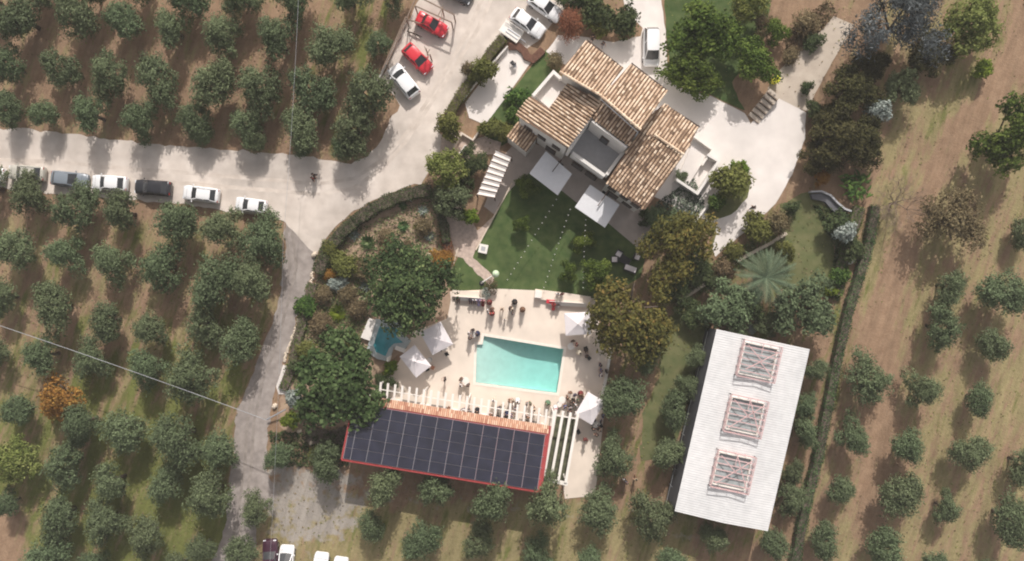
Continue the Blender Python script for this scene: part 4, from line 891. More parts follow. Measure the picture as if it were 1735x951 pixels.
car(484, 956, 86, 'white', 'white car with black roof beside the dark plum car', roofcol='black', cf=.2, group=gp)
car(541, 968, 82, 'white', 'small white car nosing into the lower picture edge', group=gp)
car(574, 976, 82, 'white', 'white car of which only the nose tip shows', group=gp)
# low white trailer beside the white cars
tr = thing('car_trailer', 'white flat trailer with rails beside the parked white cars', 'trailer', P(866, 57, 0), R(-35))
mb = MB(); mb.box((0, 0, .55), (2.6, 1.5, .08)); mb.build('deck', M['rail'], tr)
for s_ in (-1, 1):
    for zq in (.8, 1.0): mb = MB(); mb.box((0, s_*.74, zq), (2.6, .05, .05)); mb.build('rail', M['rail'], tr)
    mb = MB(); mb.tube([(-.2, s_*.8, .3), (-.2, s_*.95, .3)], .3, 16); mb.build('wheel', M['tyre'], tr)
mb = MB(); mb.box((.3, -.3, .62), (1.7, .12, .1)); mb.box((.3, .1, .62), (1.7, .12, .1)); mb.build('ramp', M['alu'], tr)
mb = MB(); mb.bar((1.3, 0, .5), (2.1, 0, .45), .1, .1); mb.build('drawbar', M['chrome'], tr)

# ------------------------------------------------------------------ people
def skin_mesh(name, joints, edges, rad, sub=1):
    me = bpy.data.meshes.new(name); me.from_pydata(joints, edges, []); o = bpy.data.objects.new(name, me); C.objects.link(o)
    md = o.modifiers.new('s', 'SKIN'); me.skin_vertices[0].data[0].use_root = True
    for i, r_ in enumerate(rad): me.skin_vertices[0].data[i].radius = (r_, r_) if not isinstance(r_, tuple) else r_
    md.use_smooth_shade = True; sb = o.modifiers.new('d', 'SUBSURF'); sb.levels = sub; sb.render_levels = sub
    dg = bpy.context.evaluated_depsgraph_get(); out = bpy.data.meshes.new_from_object(o.evaluated_get(dg)); out.name = name
    bpy.data.objects.remove(o); return out
def build_pose(kind):
    J = []; E = []; Rr = []
    def j(p, r_, par=None):
        J.append(p); Rr.append(r_)
        if par is not None: E.append((par, len(J)-1))
        return len(J)-1
    sit = kind == 'sit'; hz = .50 if sit else .93
    pel = j((0, 0, hz), (.15, .11)); wa = j((0, .0, hz+.18), (.13, .10), pel); ch = j((0, .0, hz+.38), (.165, .115), wa); nb = j((0, -.01, hz+.52), (.075, .07), ch)
    nk = j((0, .0, hz+.58), .055, nb); h1 = j((0, .01, hz+.67), (.078, .09), nk); h2 = j((0, .015, hz+.76), (.076, .09), h1); ns = j((0, .10, hz+.69), .017, h1)
    legs = {}
    for s_ in (-1, 1):
        if sit: kn, an, to = (s_*.12, .44, hz-.0), (s_*.12, .47, .09), (s_*.13, .62, .05)
        elif kind == 'walk': kn, an, to = (s_*.09, .14*s_+.06, .50), (s_*.09, .26*s_-.04, .09), (s_*.10, .26*s_+.12, .05)
        else: kn, an, to = (s_*.11, .02, .50), (s_*.12, -.01, .09), (s_*.13, .14, .045)
        hp_ = j((s_*.09, 0, hz-.04), .088, pel); k_ = j(kn, .058, hp_); a_ = j(an, .040, k_); j(to, (.042, .032), a_); legs[s_] = (kn, an)
        sh = j((s_*.19, 0, hz+.46), .060, ch)
        if kind == 'stand2': el, wr = (s_*.26, .08, hz+.20), (s_*.14, .28, hz+.24)
        elif sit: el, wr = (s_*.24, .06, hz+.20), (s_*.16, .30, hz+.16)
        elif kind == 'walk': el, wr = (s_*.25, -.10*s_, hz+.19), (s_*.26, -.18*s_+.06, hz-.02)
        else: el, wr = (s_*.25, -.02, hz+.20), (s_*.27, .06, hz-.05)
        e_ = j(el, .044, sh); w_i = j(wr, .030, e_); W_v = Vector(wr); d = (W_v-Vector(el)).normalized(); sidev = Vector((0, 1, 0)) if abs(d.y) < .7 else Vector((1, 0, 0)); sidev = (sidev-d*sidev.dot(d)).normalized()
        pm = j(tuple(W_v+d*.07), (.036, .024), w_i); inw = Vector((-s_, 0, 0))*.25
        for f in range(4):
            b_ = W_v+d*.095+sidev*(.024*(1.5-f)); ln = (.06, .075, .07, .055)[f]; f1 = j(tuple(b_), .009, pm); f2 = j(tuple(b_+(d+inw*.6)*ln*.6), .0085, f1); j(tuple(b_+(d+inw*1.6)*ln), .007, f2)
        th = j(tuple(W_v+d*.04+sidev*.04), .010, pm); j(tuple(W_v+d*.085+sidev*.055+inw*.08), .008, th)
    body = skin_mesh('body', J, E, Rr)
    # shirt, trousers, skirt, hair as their own meshes
    sj = [J[0], J[1], J[2], (0, 0, hz+.5)]; se = [(0, 1), (1, 2), (2, 3)]; sr_ = [(.165, .128), (.15, .12), (.185, .135), (.10, .095)]
    for s_ in (-1, 1):
        el = Vector((s_*.25, 0, hz+.2)); sh = Vector((s_*.19, 0, hz+.46)); sj += [tuple(sh), tuple(sh.lerp(el, .6))]; se += [(2, len(sj)-2), (len(sj)-2, len(sj)-1)]; sr_ += [.078, .068]
    shirt = skin_mesh('shirt', sj, se, sr_)
    tj = [(0, 0, hz+.05)]; te = []; tr_ = [(.165, .128)]
    for s_ in (-1, 1):
        kn, an = legs[s_]; b0 = len(tj); tj += [(s_*.09, 0, hz-.05), kn, tuple(Vector(kn).lerp(Vector(an), .85))]; te += [(0, b0), (b0, b0+1), (b0+1, b0+2)]; tr_ += [.105, .076, .062]
    trousers = skin_mesh('trousers', tj, te, tr_)
    mb = MB()
    if sit: mb.tube([(0, -.05, hz+.1), (0, .2, hz+.03), (0, .5, hz-.02), (0, .54, hz-.2)], .19, 12, r2=.22)
    else: mb.lathe((0, 0, 0), [(.36, .32), (.30, .6), (.20, .95), (.17, 1.08), (.14, 1.12)], 14)
    sk = mb.build('skirt', M['rail'], smooth=True); skirt = sk.data; bpy.data.objects.remove(sk)
    hj = [(0, -.02, hz+.70), (0, -.015, hz+.80)]; hair = skin_mesh('hair', hj+[(0, -.06, hz+.66)], [(0, 1), (0, 2)], [(.09, .10), (.078, .09), (.07, .05)])
    longh = skin_mesh('hair', hj+[(0, -.085, hz+.62), (0, -.10, hz+.48)], [(0, 1), (0, 2), (2, 3)], [(.094, .10), (.08, .09), (.095, .05), (.07, .03)])
    for m_ in (body, shirt, trousers, skirt, hair, longh):
        m_.materials.clear(); m_.materials.append(M['skin'])
    return dict(body=body, shirt=shirt, trousers=trousers, skirt=skirt, hair=hair, longhair=longh)
POSE = {k: build_pose(k) for k in ('stand', 'stand2', 'walk', 'sit')}
CLOTH = {}
def cloth(c):
    cols = dict(navy=(.02, .028, .07), black=(.015, .015, .018), white=(.72, .71, .70), red=(.50, .04, .05), maroon=(.17, .03, .03), brown=(.16, .085, .05), beige=(.50, .40, .30), grey=(.22, .22, .23), green=(.10, .17, .10), blue=(.06, .11, .25), pink=(.60, .30, .32), denim=(.06, .08, .13), cream=(.66, .60, .48), khaki=(.28, .23, .15), lilac=(.30, .26, .40))
    if c not in CLOTH: CLOTH[c] = mat('cloth_'+c, cols[c], .9)
    return CLOTH[c]
def person(px, py, top, low, label, pose='stand', deg=0, dress=False, hair='hair', longh=False, z=None, group='guests round the swimming pool', sc=1.0):
    z = DZ if z is None else z; q = P(px, py, .85); root = thing('person', label, 'person', (q.x, q.y, z), R(deg), group); root.scale = (sc, sc, sc)
    D = POSE[pose]
    def part(nm, me, m_):
        o = bpy.data.objects.new(nm, me); C.objects.link(o); o.parent = root; o.material_slots[0].link = 'OBJECT'; o.material_slots[0].material = m_; return o
    part('body', D['body'], M['skin']); part('hair', D['longhair' if longh else 'hair'], M[hair]); part('shirt', D['shirt'], cloth(top))
    part('skirt' if dress else 'trousers', D['skirt' if dress else 'trousers'], cloth(low))
    return root
PP = [
 (872, 512, 'black', 'black', 'person in black dress furthest up in the group behind the pool', 'stand', 200, 1, 1),
 (864, 522, 'black', 'denim', 'person in black top and jeans beside the one in pale shirt behind the pool', 'stand2', 240, 0, 0),
 (867.5, 524.5, 'cream', 'khaki', 'person in cream shirt touching shoulders with one in black behind the pool', 'stand', 60, 0, 0),
 (885.5, 525, 'brown', 'brown', 'person in brown dress standing alone behind the pool, on the bench side', 'stand', 180, 1, 1),
 (850.5, 524, 'beige', 'beige', 'person in beige standing alone in the middle of the upper deck', 'walk', 150, 0, 0),
 (834, 523, 'brown', 'maroon', 'person in brown top standing just above the one in red', 'stand', 190, 0, 0),
 (833.5, 531, 'red', 'maroon', 'person in red blouse facing the group by the seats', 'stand2', 10, 1, 1),
 (827, 527, 'white', 'beige', 'person in white shirt between the bench end and the red blouse', 'stand', 280, 0, 0),
 (855, 542, 'white', 'beige', 'child in white closest to the water behind the pool', 'walk', 180, 0, 0),
 (868.5, 531, 'grey', 'black', 'person in grey shirt and black trousers just below the couple behind the pool', 'stand', 330, 0, 0),
 (829, 512.5, 'maroon', 'maroon', 'person in maroon by the end of the seats', 'stand', 90, 1, 1),
 (801, 559, 'black', 'black', 'person in black at the top of the round table by the pool corner', 'stand', 180, 0, 0),
 (808.5, 566, 'navy', 'navy', 'person in navy at the water side of the table by the pool corner', 'stand', 110, 1, 1),
 (795, 565, 'white', 'denim', 'person in white shirt on the parasol side of the table by the pool corner', 'stand2', 270, 0, 0),
 (797, 573, 'black', 'grey', 'person in black top with grey trousers below the table by the pool corner', 'stand2', 0, 0, 0),
 (776, 507, 'black', 'black', 'person in black seated at the tree end of the crowded bench', 'sit', 180, 0, 0),
 (797, 508, 'navy', 'navy', 'person in navy seated in the middle of the crowded bench', 'sit', 180, 0, 0),
 (804, 508.5, 'white', 'denim', 'person in white seated beside the one in navy', 'sit', 180, 0, 0),
 (811, 509, 'lilac', 'lilac', 'person in lilac seated on the crowded bench', 'sit', 180, 1, 1),
 (818, 509.5, 'pink', 'maroon', 'person in pink seated at the open end of the crowded bench', 'sit', 180, 1, 1),
 (938, 516, 'red', 'red', 'person in red seated beside the red towel', 'sit', 180, 1, 1),
 (945.5, 517, 'black', 'white', 'person in black top and white trousers seated beside the one in red', 'sit', 180, 0, 0),
 (945, 498, 'white', 'beige', 'person in white standing on the lawn behind the low wall', 'stand', 170, 0, 0),
 (951.5, 498.5, 'maroon', 'black', 'person in maroon top standing on the lawn behind the low wall', 'stand', 200, 0, 0),
 (754, 642, 'black', 'black', 'person in black standing alone in front of the oblong parasol', 'stand2', 90, 0, 0),
 (781, 642, 'brown', 'black', 'person in brown top at the upper side of the white table near the pergola', 'stand', 220, 0, 0),
 (793.5, 652, 'black', 'black', 'person in black at the lower side of the white table near the pergola', 'stand', 40, 0, 0),
 (781.5, 652, 'white', 'beige', 'person in white shirt leaning at the white table near the pergola', 'stand2', 310, 0, 0),
 (761.5, 691, 'brown', 'brown', 'person in brown by the roof edge at the parasol end of the pergola', 'stand', 0, 0, 0),
 (785, 694, 'white', 'denim', 'person in white and jeans by the tiled roof edge', 'stand', 20, 0, 0),
 (793.5, 695, 'grey', 'black', 'person in grey under the pergola beside the tiled roof edge', 'stand', 0, 0, 0),
 (808.5, 696.5, 'black', 'black', 'person in black with wide dark hair under the middle of the pergola', 'stand', 0, 1, 1),
 (831, 701, 'brown', 'white', 'person in brown top and white trousers under the pergola', 'stand', 350, 0, 0),
 (836, 678, 'white', 'cream', 'person in white walking across the deck below the pool', 'walk', 170, 0, 0),
 (851.5, 687, 'khaki', 'khaki', 'person in khaki standing alone under the pergola slats', 'stand', 180, 0, 0),
 (859.5, 702, 'navy', 'navy', 'person in navy dress close to the tiled roof edge', 'stand', 0, 1, 1),
 (866, 702, 'lilac', 'white', 'person in lilac shirt beside the navy dress', 'stand2', 300, 0, 0),
 (863, 678.5, 'brown', 'beige', 'person in brown, one of two facing each other below the pool', 'stand2', 270, 0, 0),
 (869, 678.5, 'beige', 'khaki', 'person in beige, one of two facing each other below the pool', 'stand2', 90, 0, 0),
 (877, 680, 'white', 'white', 'person in long white dress with dark hair below the pool', 'stand', 170, 1, 1),
 (892.5, 684, 'grey', 'beige', 'person in grey shirt paired with one in green below the pool', 'stand', 250, 0, 0),
 (898.5, 683, 'green', 'khaki', 'person in green shirt paired with one in grey below the pool', 'stand', 110, 0, 0),
 (888.5, 704, 'black', 'grey', 'person in black near the roof edge at the four beam end of the pergola', 'stand', 10, 0, 0),
 (894.5, 706, 'brown', 'white', 'person in brown top touching the one in black near the roof edge', 'stand', 350, 0, 0),
 (928.5, 684, 'green', 'green', 'person in green dress standing apart below the pool corner', 'walk', 190, 1, 1),
 (966, 665, 'brown', 'brown', 'tall person in brown at the top of the crowd beside the parasol', 'stand', 180, 0, 1),
 (974, 669, 'navy', 'denim', 'person in navy shirt in the crowd beside the parasol', 'stand', 200, 0, 0),
 (961, 673, 'brown', 'black', 'person in brown top and black trousers by the small round table', 'stand', 90, 0, 0),
 (966, 677, 'beige', 'khaki', 'person in beige in the middle of the crowd beside the parasol', 'stand2', 120, 0, 0),
 (971, 681, 'black', 'black', 'person in black in the middle of the crowd beside the parasol', 'stand', 60, 1, 1),
 (984.5, 668, 'brown', 'maroon', 'person in brown nearest the top corner of the crowded parasol', 'stand', 190, 1, 1),
 (988, 674, 'khaki', 'brown', 'person in khaki squeezed against the crowded parasol', 'stand2', 240, 0, 0),
 (975.5, 686, 'white', 'grey', 'person in white at the lower edge of the crowd beside the parasol', 'stand', 300, 0, 0),
 (966, 690, 'grey', 'black', 'person in grey top at the lower end of the crowd over the white beams', 'stand', 20, 0, 0),
 (965, 696, 'black', 'white', 'person in black top and white trousers lowest in the crowd', 'stand', 350, 0, 0),
 (996, 668.5, 'navy', 'beige', 'person in navy just above the top corner of the crowded parasol', 'stand', 170, 0, 0),
 (970.5, 578, 'black', 'brown', 'person in black top above the round table under the autumn tree', 'stand', 190, 0, 0),
 (977, 583.5, 'maroon', 'black', 'person in maroon on the tree side of the round table', 'stand2', 90, 0, 0),
 (982, 598, 'cream', 'cream', 'person in cream dress between round table and deck wall', 'stand', 200, 1, 1),
 (992.5, 592, 'black', 'black', 'person in black seated on a chair in the tree shade', 'sit', 200, 0, 0),
 (993.5, 603, 'black', 'grey', 'person in black top and grey trousers standing in the tree shade', 'stand', 40, 0, 0),
 (1017, 618, 'navy', 'navy', 'person in navy at the top of the line along the deck wall', 'stand', 90, 0, 0),
 (1018, 627, 'blue', 'navy', 'person in blue shirt in the middle of the line along the deck wall', 'stand2', 100, 0, 0),
 (1017.5, 635.5, 'white', 'navy', 'person in white shirt at the bottom of the line along the deck wall', 'stand', 80, 0, 0),
 (1027.5, 629, 'black', 'black', 'person in black standing outside the deck wall', 'stand', 270, 0, 0),
 (1007, 712, 'navy', 'black', 'person in navy directly below the crowded parasol corner', 'sit', 120, 0, 0),
 (1012.5, 720, 'white', 'grey', 'person in white shirt in the seated group below the parasol', 'sit', 200, 0, 0),
 (1005, 727, 'black', 'denim', 'person in black seated lowest in the group below the parasol', 'sit', 330, 0, 0),
 (1016.5, 729, 'beige', 'black', 'person in beige seated on the olive side of the group below the parasol', 'sit', 60, 0, 0),
 (1017.5, 713, 'navy', 'white', 'person in navy top and white trousers by the olive below the parasol', 'stand', 250, 0, 0),
 (845, 691, 'denim', 'black', 'person in blue top between the khaki one and the pergola middle', 'stand', 30, 0, 0),
 (873, 692, 'grey', 'navy', 'person in grey below the long white dress', 'stand', 350, 0, 0),
 (905, 693, 'beige', 'brown', 'person in beige between the pair and the green dress', 'walk', 20, 0, 0),
 (914, 702, 'white', 'black', 'person in white top by the roof edge below the green dress', 'stand', 340, 0, 0),
 (941, 692, 'pink', 'white', 'person in pink dress under the first of the four white beams', 'stand', 200, 1, 1),
 (957, 688, 'blue', 'denim', 'person in blue just below the smaller round table', 'stand2', 60, 0, 0),
 (979, 678, 'green', 'black', 'person in green shirt between the crowd and the parasol edge', 'stand', 280, 0, 0),
 (1010, 736, 'black', 'brown', 'person in black top standing lowest behind the seated group', 'stand', 10, 0, 0),
 (1021, 704, 'blue', 'black', 'person in blue top at the olive side of the crowded parasol', 'stand', 250, 0, 0),
 (991.5, 744, 'maroon', 'maroon', 'person in maroon standing alone on the empty lower deck', 'stand2', 180, 0, 0),
]
for px, py, a, b2, lab, pose, deg, dr, lh in PP:
    sc = .68 if 'child' in lab else 1.0
    person(px, py, a, b2, lab, pose, deg, bool(dr), 'hairbrown' if 'brown' in lab else 'hair', bool(lh), sc=sc, z=(-0.0 if py < 500 or px > 1024 else DZ)+.0)
person(531, 303, 'maroon', 'black', 'person in maroon walking across the wide limestone driveway', 'walk', 160, group=None, z=.03)
person(532.5, 297, 'black', 'black', 'person in black walking just behind the one in maroon on the driveway', 'walk', 165, group=None, z=.03)
person(1021, 76, 'black', 'grey', 'person in black walking behind the villa roof in tree shade', 'walk', 200, group=None, z=.04)
person(1004, 65, 'black', 'black', 'person in black at the corner of the villa roof by the shrubs', 'stand', 140, group=None, z=.04)
person(1057, 812, 'white', 'black', 'person in white shirt beside another in navy in the olive shade', 'stand', 140, group=None, z=0)
person(1060.5, 816, 'navy', 'navy', 'person in navy beside another in white in the olive shade', 'stand', 320, group=None, z=0)
person(1076.5, 811, 'khaki', 'brown', 'person in khaki walking alone between olives and barn', 'walk', 190, group=None, z=0)
person(1275, 352, 'black', 'grey', 'person in black upper of two on the white drive by the planted bed', 'walk', 150, group=None, z=.04)
person(1284.5, 362, 'navy', 'black', 'person in navy lower of two on the white drive by the planted bed', 'walk', 150, group=None, z=.04)
# ------------------------------------------------------------------ tables, chairs, small things
def table(px, py, r, label, z=None, cat='table'):
    q = P(px, py, .75); root = thing('round_table', label, cat, (q.x, q.y, DZ if z is None else z), 0, 'round white tables on the deck')
    mb = MB(); mb.lathe((0, 0, 0), [(r, .70), (r, .74), (r*.97, .75)], 20); mb.build('table_top', M['rail'], root)
    mb = MB(); mb.tube([(0, 0, .05), (0, 0, .70)], .04, 8); mb.build('stem', M['chrome'], root)
    mb = MB(); mb.lathe((0, 0, 0), [(.28, 0), (.28, .03), (.05, .06)], 14); mb.build('base', M['chrome'], root)
for a in ((802, 566, .42, 'round white table by the pool corner with four people'), (788, 646, .50, 'round white table between the lone person and the pool steps'), (752.5, 588, .45, 'round white table beside the parasol next to the plunge pool'), (727, 611, .28, 'small round white table beside the oblong parasol'),
          (952.5, 678, .42, 'round white table beside the crowd at the pool corner'), (948, 686, .30, 'smaller round white table just below the pool corner'), (967.5, 587, .42, 'round white table under the autumn coloured tree'), (1009, 719, .42, 'round white table in the seated group under the olive')): table(*a)
def chair(px, py, deg, label, m='black', z=None, group='chairs on the deck'):
    q = P(px, py, .4); root = thing('chair', label, 'chair', (q.x, q.y, DZ if z is None else z), R(deg), group)
    mb = MB(); mb.box((0, 0, .44), (.44, .44, .04)); mb.build('seat', M[m], root)
    mb = MB(); mb.box((0, -.21, .68), (.42, .04, .40)); mb.build('backrest', M[m], root)
    for x in (-.19, .19):
        for y in (-.19, .19): mb = MB(); mb.box((x, y, .21), (.035, .035, .42)); mb.build('leg', M[m], root)
chair(757, 600, 120, 'dark chair beside the round table next to the plunge pool'); chair(746, 592, 270, 'dark chair in the parasol shadow beside the round table', 'darkwood')
chair(724, 625, 20, 'dark chair below the small round table'); chair(733, 623, 60, 'reddish chair beside the oblong parasol', 'terra_pot')
chair(998, 607, 220, 'dark chair standing alone in the tree shade'); chair(979.5, 731, 30, 'dark chair on the lower deck beside the white beams')
chair(992.5, 590.5, 20, 'dark chair under the person seated in the tree shade'); chair(1003, 716, 20, 'dark chair on the parasol side of the seated group'); chair(1018, 722, 200, 'dark chair on the olive side of the seated group')
for k, (px, py) in enumerate(((868, 107), (872, 112))): chair(px, py, 40+k*150, ('dark chair on the white patio', 'grey chair turned away on the white patio')[k], ('black', 'chrome')[k], z=.06, group=None)
chair(1013.5, 221, 30, 'white chair in the corner of the grey roof terrace', 'rail', z=4.1, group=None); chair(1035, 251, 60, 'white chair in the middle of the grey roof terrace', 'rail', z=4.1, group=None)
q = P(1018, 582, .6); mb = MB(); mb.box((0, 0, .62), (1.1, .75, .05), 0); rt = thing('buffet_table', 'oblong cream table at the edge of the autumn tree', 'table', (q.x, q.y, DZ), R(-75)); mb.build('table_top', M['coping'], rt)
for x in (-.48, .48):
    for y in (-.3, .3): mb = MB(); mb.box((x, y, .3), (.05, .05, .6)); mb.build('leg', M['chrome'], rt)
# garden lounge in the villa's shade
ls = thing('garden_table', 'dark rectangular garden table in the shade of the villa', 'table', P(1056.5, 440, 0), R(-32)); mb = MB(); mb.box((0, 0, .42), (1.5, .9, .06)); mb.build('table_top', M['black'], ls)
for x in (-.65, .65):
    for y in (-.38, .38): mb = MB(); mb.box((x, y, .2), (.07, .07, .4)); mb.build('leg', M['black'], ls)
def armchair(px, py, deg, w_, label):
    root = thing('garden_armchair', label, 'armchair', P(px, py, 0), R(deg), 'garden lounge seats'); mb = MB(); mb.box((0, 0, .22), (w_, .75, .3)); mb.build('frame', M['black'], root)
    mb = MB(); mb.box((0, .05, .43), (w_-.14, .62, .14)); mb.build('cushion', M['canvas'], root, bevel=.03); mb = MB(); mb.box((0, -.33, .55), (w_, .12, .45)); mb.build('backrest', M['black'], root)
armchair(1048, 430, 150, .75, 'white cushioned armchair at the villa side of the dark table'); armchair(1041, 440, 90, .75, 'white cushioned armchair at the lawn side of the dark table')
armchair(1078, 435, 250, .85, 'white cushioned armchair on the patio side of the dark table'); armchair(1067, 456, 340, 1.5, 'white cushioned two seat sofa below the dark table')
pb = thing('square_planter', 'square white box planter on the kerb of the lawn', 'planter', P(819, 422, 0), R(-12)); mb = MB()
mb.box((0, 0, .3), (1.05, 1.05, .6)); mb.build('box', M['rail'], pb, bevel=.02); mb = MB(); mb.box((0, 0, .605), (.5, .5, .03)); mb.build('inset', M['tank'], pb)
yb = thing('waste_bin', 'bright yellow round bin beside the concrete ramp', 'bin', P(1310, 138, 0)); mb = MB(); mb.lathe((0, 0, 0), [(.40, 0), (.48, .9), (.52, .92), (.52, 1.0)], 16); mb.build('body', M['yellow'], yb, smooth=False)
mb = MB(); mb.lathe((0, 0, 1.0), [(.5, 0), (.42, .07), (.2, .1)], 16); mb.build('lid', M['yellow'], yb); mb = MB(); mb.box((0, .1, 1.13), (.4, .05, .05)); mb.box((0, -.12, 1.13), (.34, .05, .05)); mb.build('handle', M['black'], yb)
# pale globe lamp on an arching pole and dry flower arrangement beside the deck
lp = thing('globe_lamp', 'pale green globe on a white slanting pole by the lawn corner', 'lamp', P(826, 478, 0)); q1, q2 = P(816, 480, .3), P(840, 464, 2.0)
mb = MB(); mb.tube([(q1.x, q1.y, 0), (q1.x, q1.y, 1.2), (q1.x+.2, q1.y+.15, 1.7), (q2.x, q2.y, 2.0)], .07, 8); mb.build('pole', M['rail'], lp, world=True)
mb = MB(); mb.lathe((q2.x, q2.y, 1.75), [(.05, 0), (.32, .12), (.42, .38), (.32, .62), (.05, .74)], 16); mb.build('globe', mat('pale_green_globe', (.55, .68, .46), .5), lp, world=True, smooth=True)
mb = MB(); mb.lathe((q1.x, q1.y, 0), [(.3, 0), (.3, .1), (.1, .15)], 14); mb.build('base', M['black'], lp, world=True)
g = np.random.default_rng(8)
def clump(name, label, cat, px, py, w_, l_, h, n, leaf, m, ang=0, aspect=.5, z=0, group=None):
    root = thing(name, label, cat, P(px, py, 0), ang, group); root.location.z = z
    u = g.uniform(-1, 1, (n, 2)); keep = (u**2).sum(1) < 1.05; u = u[keep]; k = len(u)
    top = h*(1-.5*(u**2).sum(1)); p = np.stack([u[:, 0]*w_/2, u[:, 1]*l_/2, np.maximum(.03, top*g.uniform(.35, 1, k))], 1)
    nor = np.stack([u[:, 0], u[:, 1], np.full(k, 1.0)], 1)*.7+g.normal(size=(k, 3))*.6
    quad_cloud('foliage', p, nor, leaf*g.uniform(.6, 1.4, k), .5+g.normal(size=k)*.2, M[m], root, aspect, g); return root
clump('flower_arrangement', 'cream and brown dried flower arrangement at the lawn corner', 'flower arrangement', 832, 486, 1.6, 2.2, 1.0, 700, .14, 'brownleaf'); clump('flower_arrangement', 'pale dried pampas bunch touching the bench end', 'flower arrangement', 824, 497, 1.1, 1.4, .9, 400, .16, 'silver')
fn = thing('stone_fountain', 'round white stone ornament in the east garden border', 'fountain', P(1437, 440, 0)); mb = MB(); mb.lathe((0, 0, 0), [(.55, 0), (.6, .3), (.5, .4), (.2, .42), (.15, .8), (.35, .85), (.3, .95)], 18); mb.build('bowl', M['rail'], fn, smooth=True)
mb = MB(); mb.lathe((-.35, .55, 0), [(.4, 0), (.5, .25), (.3, .5), (.05, .55)], 14); mb.build('boulder', M['rail'], fn, smooth=True)
# string lights over the lawn, cables
def cable(pts, r, n=14, sag=.6):
    a, b2 = Vector(pts[0]), Vector(pts[1]); return [a.lerp(b2, k/n)+Vector((0, 0, -sag*4*(k/n)*(1-k/n))) for k in range(n+1)]
M['bulb'] = mat('white_bulb', (.9, .88, .8), .3)
def lights(a, b2, za, zb, nb, label):
    root = thing('string_lights', label, 'string lights', P(*a, 0), 0, 'festoon light strings over the lawn'); pa, pb_ = P(*a, za), P(*b2, zb); pts = cable((pa, pb_), 0, 20, .5)
    mb = MB(); mb.tube(pts, .012, 5); mb.build('wire', M['black'], root, world=True)
    for k in range(nb):
        f = (k+.5)/nb; i = min(19, int(f*20)); q = pts[i].lerp(pts[i+1], f*20-i); mb = MB(); mb.lathe((q.x, q.y, q.z-.16), [(.02, 0), (.06, .04), (.065, .09), (.02, .15)], 8); mb.build('bulb', M['bulb'], root, world=True)
lights((946, 333), (857, 479), 3.2, 1.6, 15, 'festoon lights ending nearest the dried flowers'); lights((968, 350), (920, 492), 3.2, 1.6, 15, 'festoon lights in the middle of the three strings'); lights((993, 368), (988, 492), 3.2, 1.8, 14, 'festoon lights closest to the autumn coloured tree')
def power(a, b2, z, lab, r=.035, sag=.5, m='alu'):
    root = thing('overhead_cable', lab, 'cable', P(*a, 0)); mb = MB(); mb.tube(cable((P(*a, z), P(*b2, z)), 0, 24, sag), r, 6); mb.build('wire', M[m], root, world=True)
power((-60, 532), (452, 712), 6.5, 'pale overhead cable crossing the lower olive orchard'); power((508, -60), (480, 405), 7, 'thin overhead cable crossing the upper orchard and driveway', .016); power((480, 405), (455, 990), 7, 'thin overhead cable along the gravel track', .014)
q = P(452, 711, 0); ct = thing('entrance_pole', 'short wooden cable pole lying across the garden edge by the track', 'pole', P(465, 702, 0)); mb = MB(); mb.tube([P(452, 711, .5), P(484, 694, .9)], .09, 8); mb.build('timber', M['alu'], ct, world=True)
wb = thing('garden_stake', 'pale diagonal stake in the arc hedge', 'stake', P(688, 330, 0)); mb = MB(); mb.bar(P(678, 318, 1.2), P(697, 342, .3), .08, .08); mb.build('timber', M['rail'], wb, world=True)
wb = thing('white_fence_panel', 'small white slatted gate beside the entrance path', 'gate', P(783, 258, 0))
for k in range(6): mb = MB(); a = P(776+k*2.6, 268-k*3.6); mb.box((a.x, a.y, .55), (.30, .10, 1.1), R(40)); mb.build('slat', M['rail'], wb, world=True)
sh = thing('entrance_wall', 'low cream wall framing the entrance steps beside the white patio', 'wall', P(790, 228, 0)); wall_run([(768, 250), (783, 226), (801, 237), (812, 222)], .6, .18, 0, sh, 'masonry', 'cream')
# ------------------------------------------------------------------ olive groves: every tree its own thing
ORD = ['first', 'second', 'third', 'fourth', 'fifth', 'sixth', 'seventh', 'eighth', 'ninth', 'tenth']
def olive_row(where, pts, group, zs=1.0):
    n = len(pts)
    for i, (px, py, r) in enumerate(pts):
        lab = f'olive tree, {ORD[i]} from the left {where}' if n > 1 else f'single olive tree {where}'
        q_ = tree('olive', px, py, r*(1.25 if group == GR_ else 1.38 if group in (GU, GL_) else 1.22), lab, 'olive_tree', 'olive tree', group, zs*rr.uniform(.98, 1.15)); q_.scale = (rr.uniform(.82, .94), rr.uniform(1.0, 1.14), 1)
GU, GL_, GR_, GP_ = 'olive trees in the upper grove', 'olive trees in the lower grove', 'olive trees in the east grove', 'olive trees round the pool garden'
olive_row('in the topmost row of the upper grove', [(-25, -8, 30), (60, -22, 28), (150, -20, 28), (235, -22, 28), (322, -10, 32), (408, -8, 32), (500, -2, 34), (592, -4, 26), (665, -16, 28)], GU)
olive_row('in the second row of the upper grove', [(36, 32, 34), (124, 28, 32), (212, 38, 33), (291, 50, 32), (378, 58, 30), (468, 66, 36), (557, 72, 36), (642, 76, 22)], GU)
olive_row('in the third row of the upper grove', [(13, 110, 30), (102, 115, 27), (184, 128, 31), (266, 138, 33), (360, 142, 34), (440, 150, 34), (528, 152, 32), (624, 164, 42)], GU)
olive_row('in the driveway side row of the upper grove', [(12, 182, 28), (72, 197, 23), (153, 194, 28), (237, 204, 29), (330, 200, 27), (418, 212, 28), (510, 222, 32), (603, 222, 33)], GU)
olive_row('squeezed against the driveway edge of the upper grove', [(345, 226, 20), (430, 234, 20), (515, 243, 20), (580, 252, 20)], GU)
olive_row('in the row behind the parked cars', [(-22, 318, 28), (49, 330, 30), (128, 350, 34), (207, 360, 28), (299, 374, 35), (376, 388, 34), (447, 406, 34)], GL_)
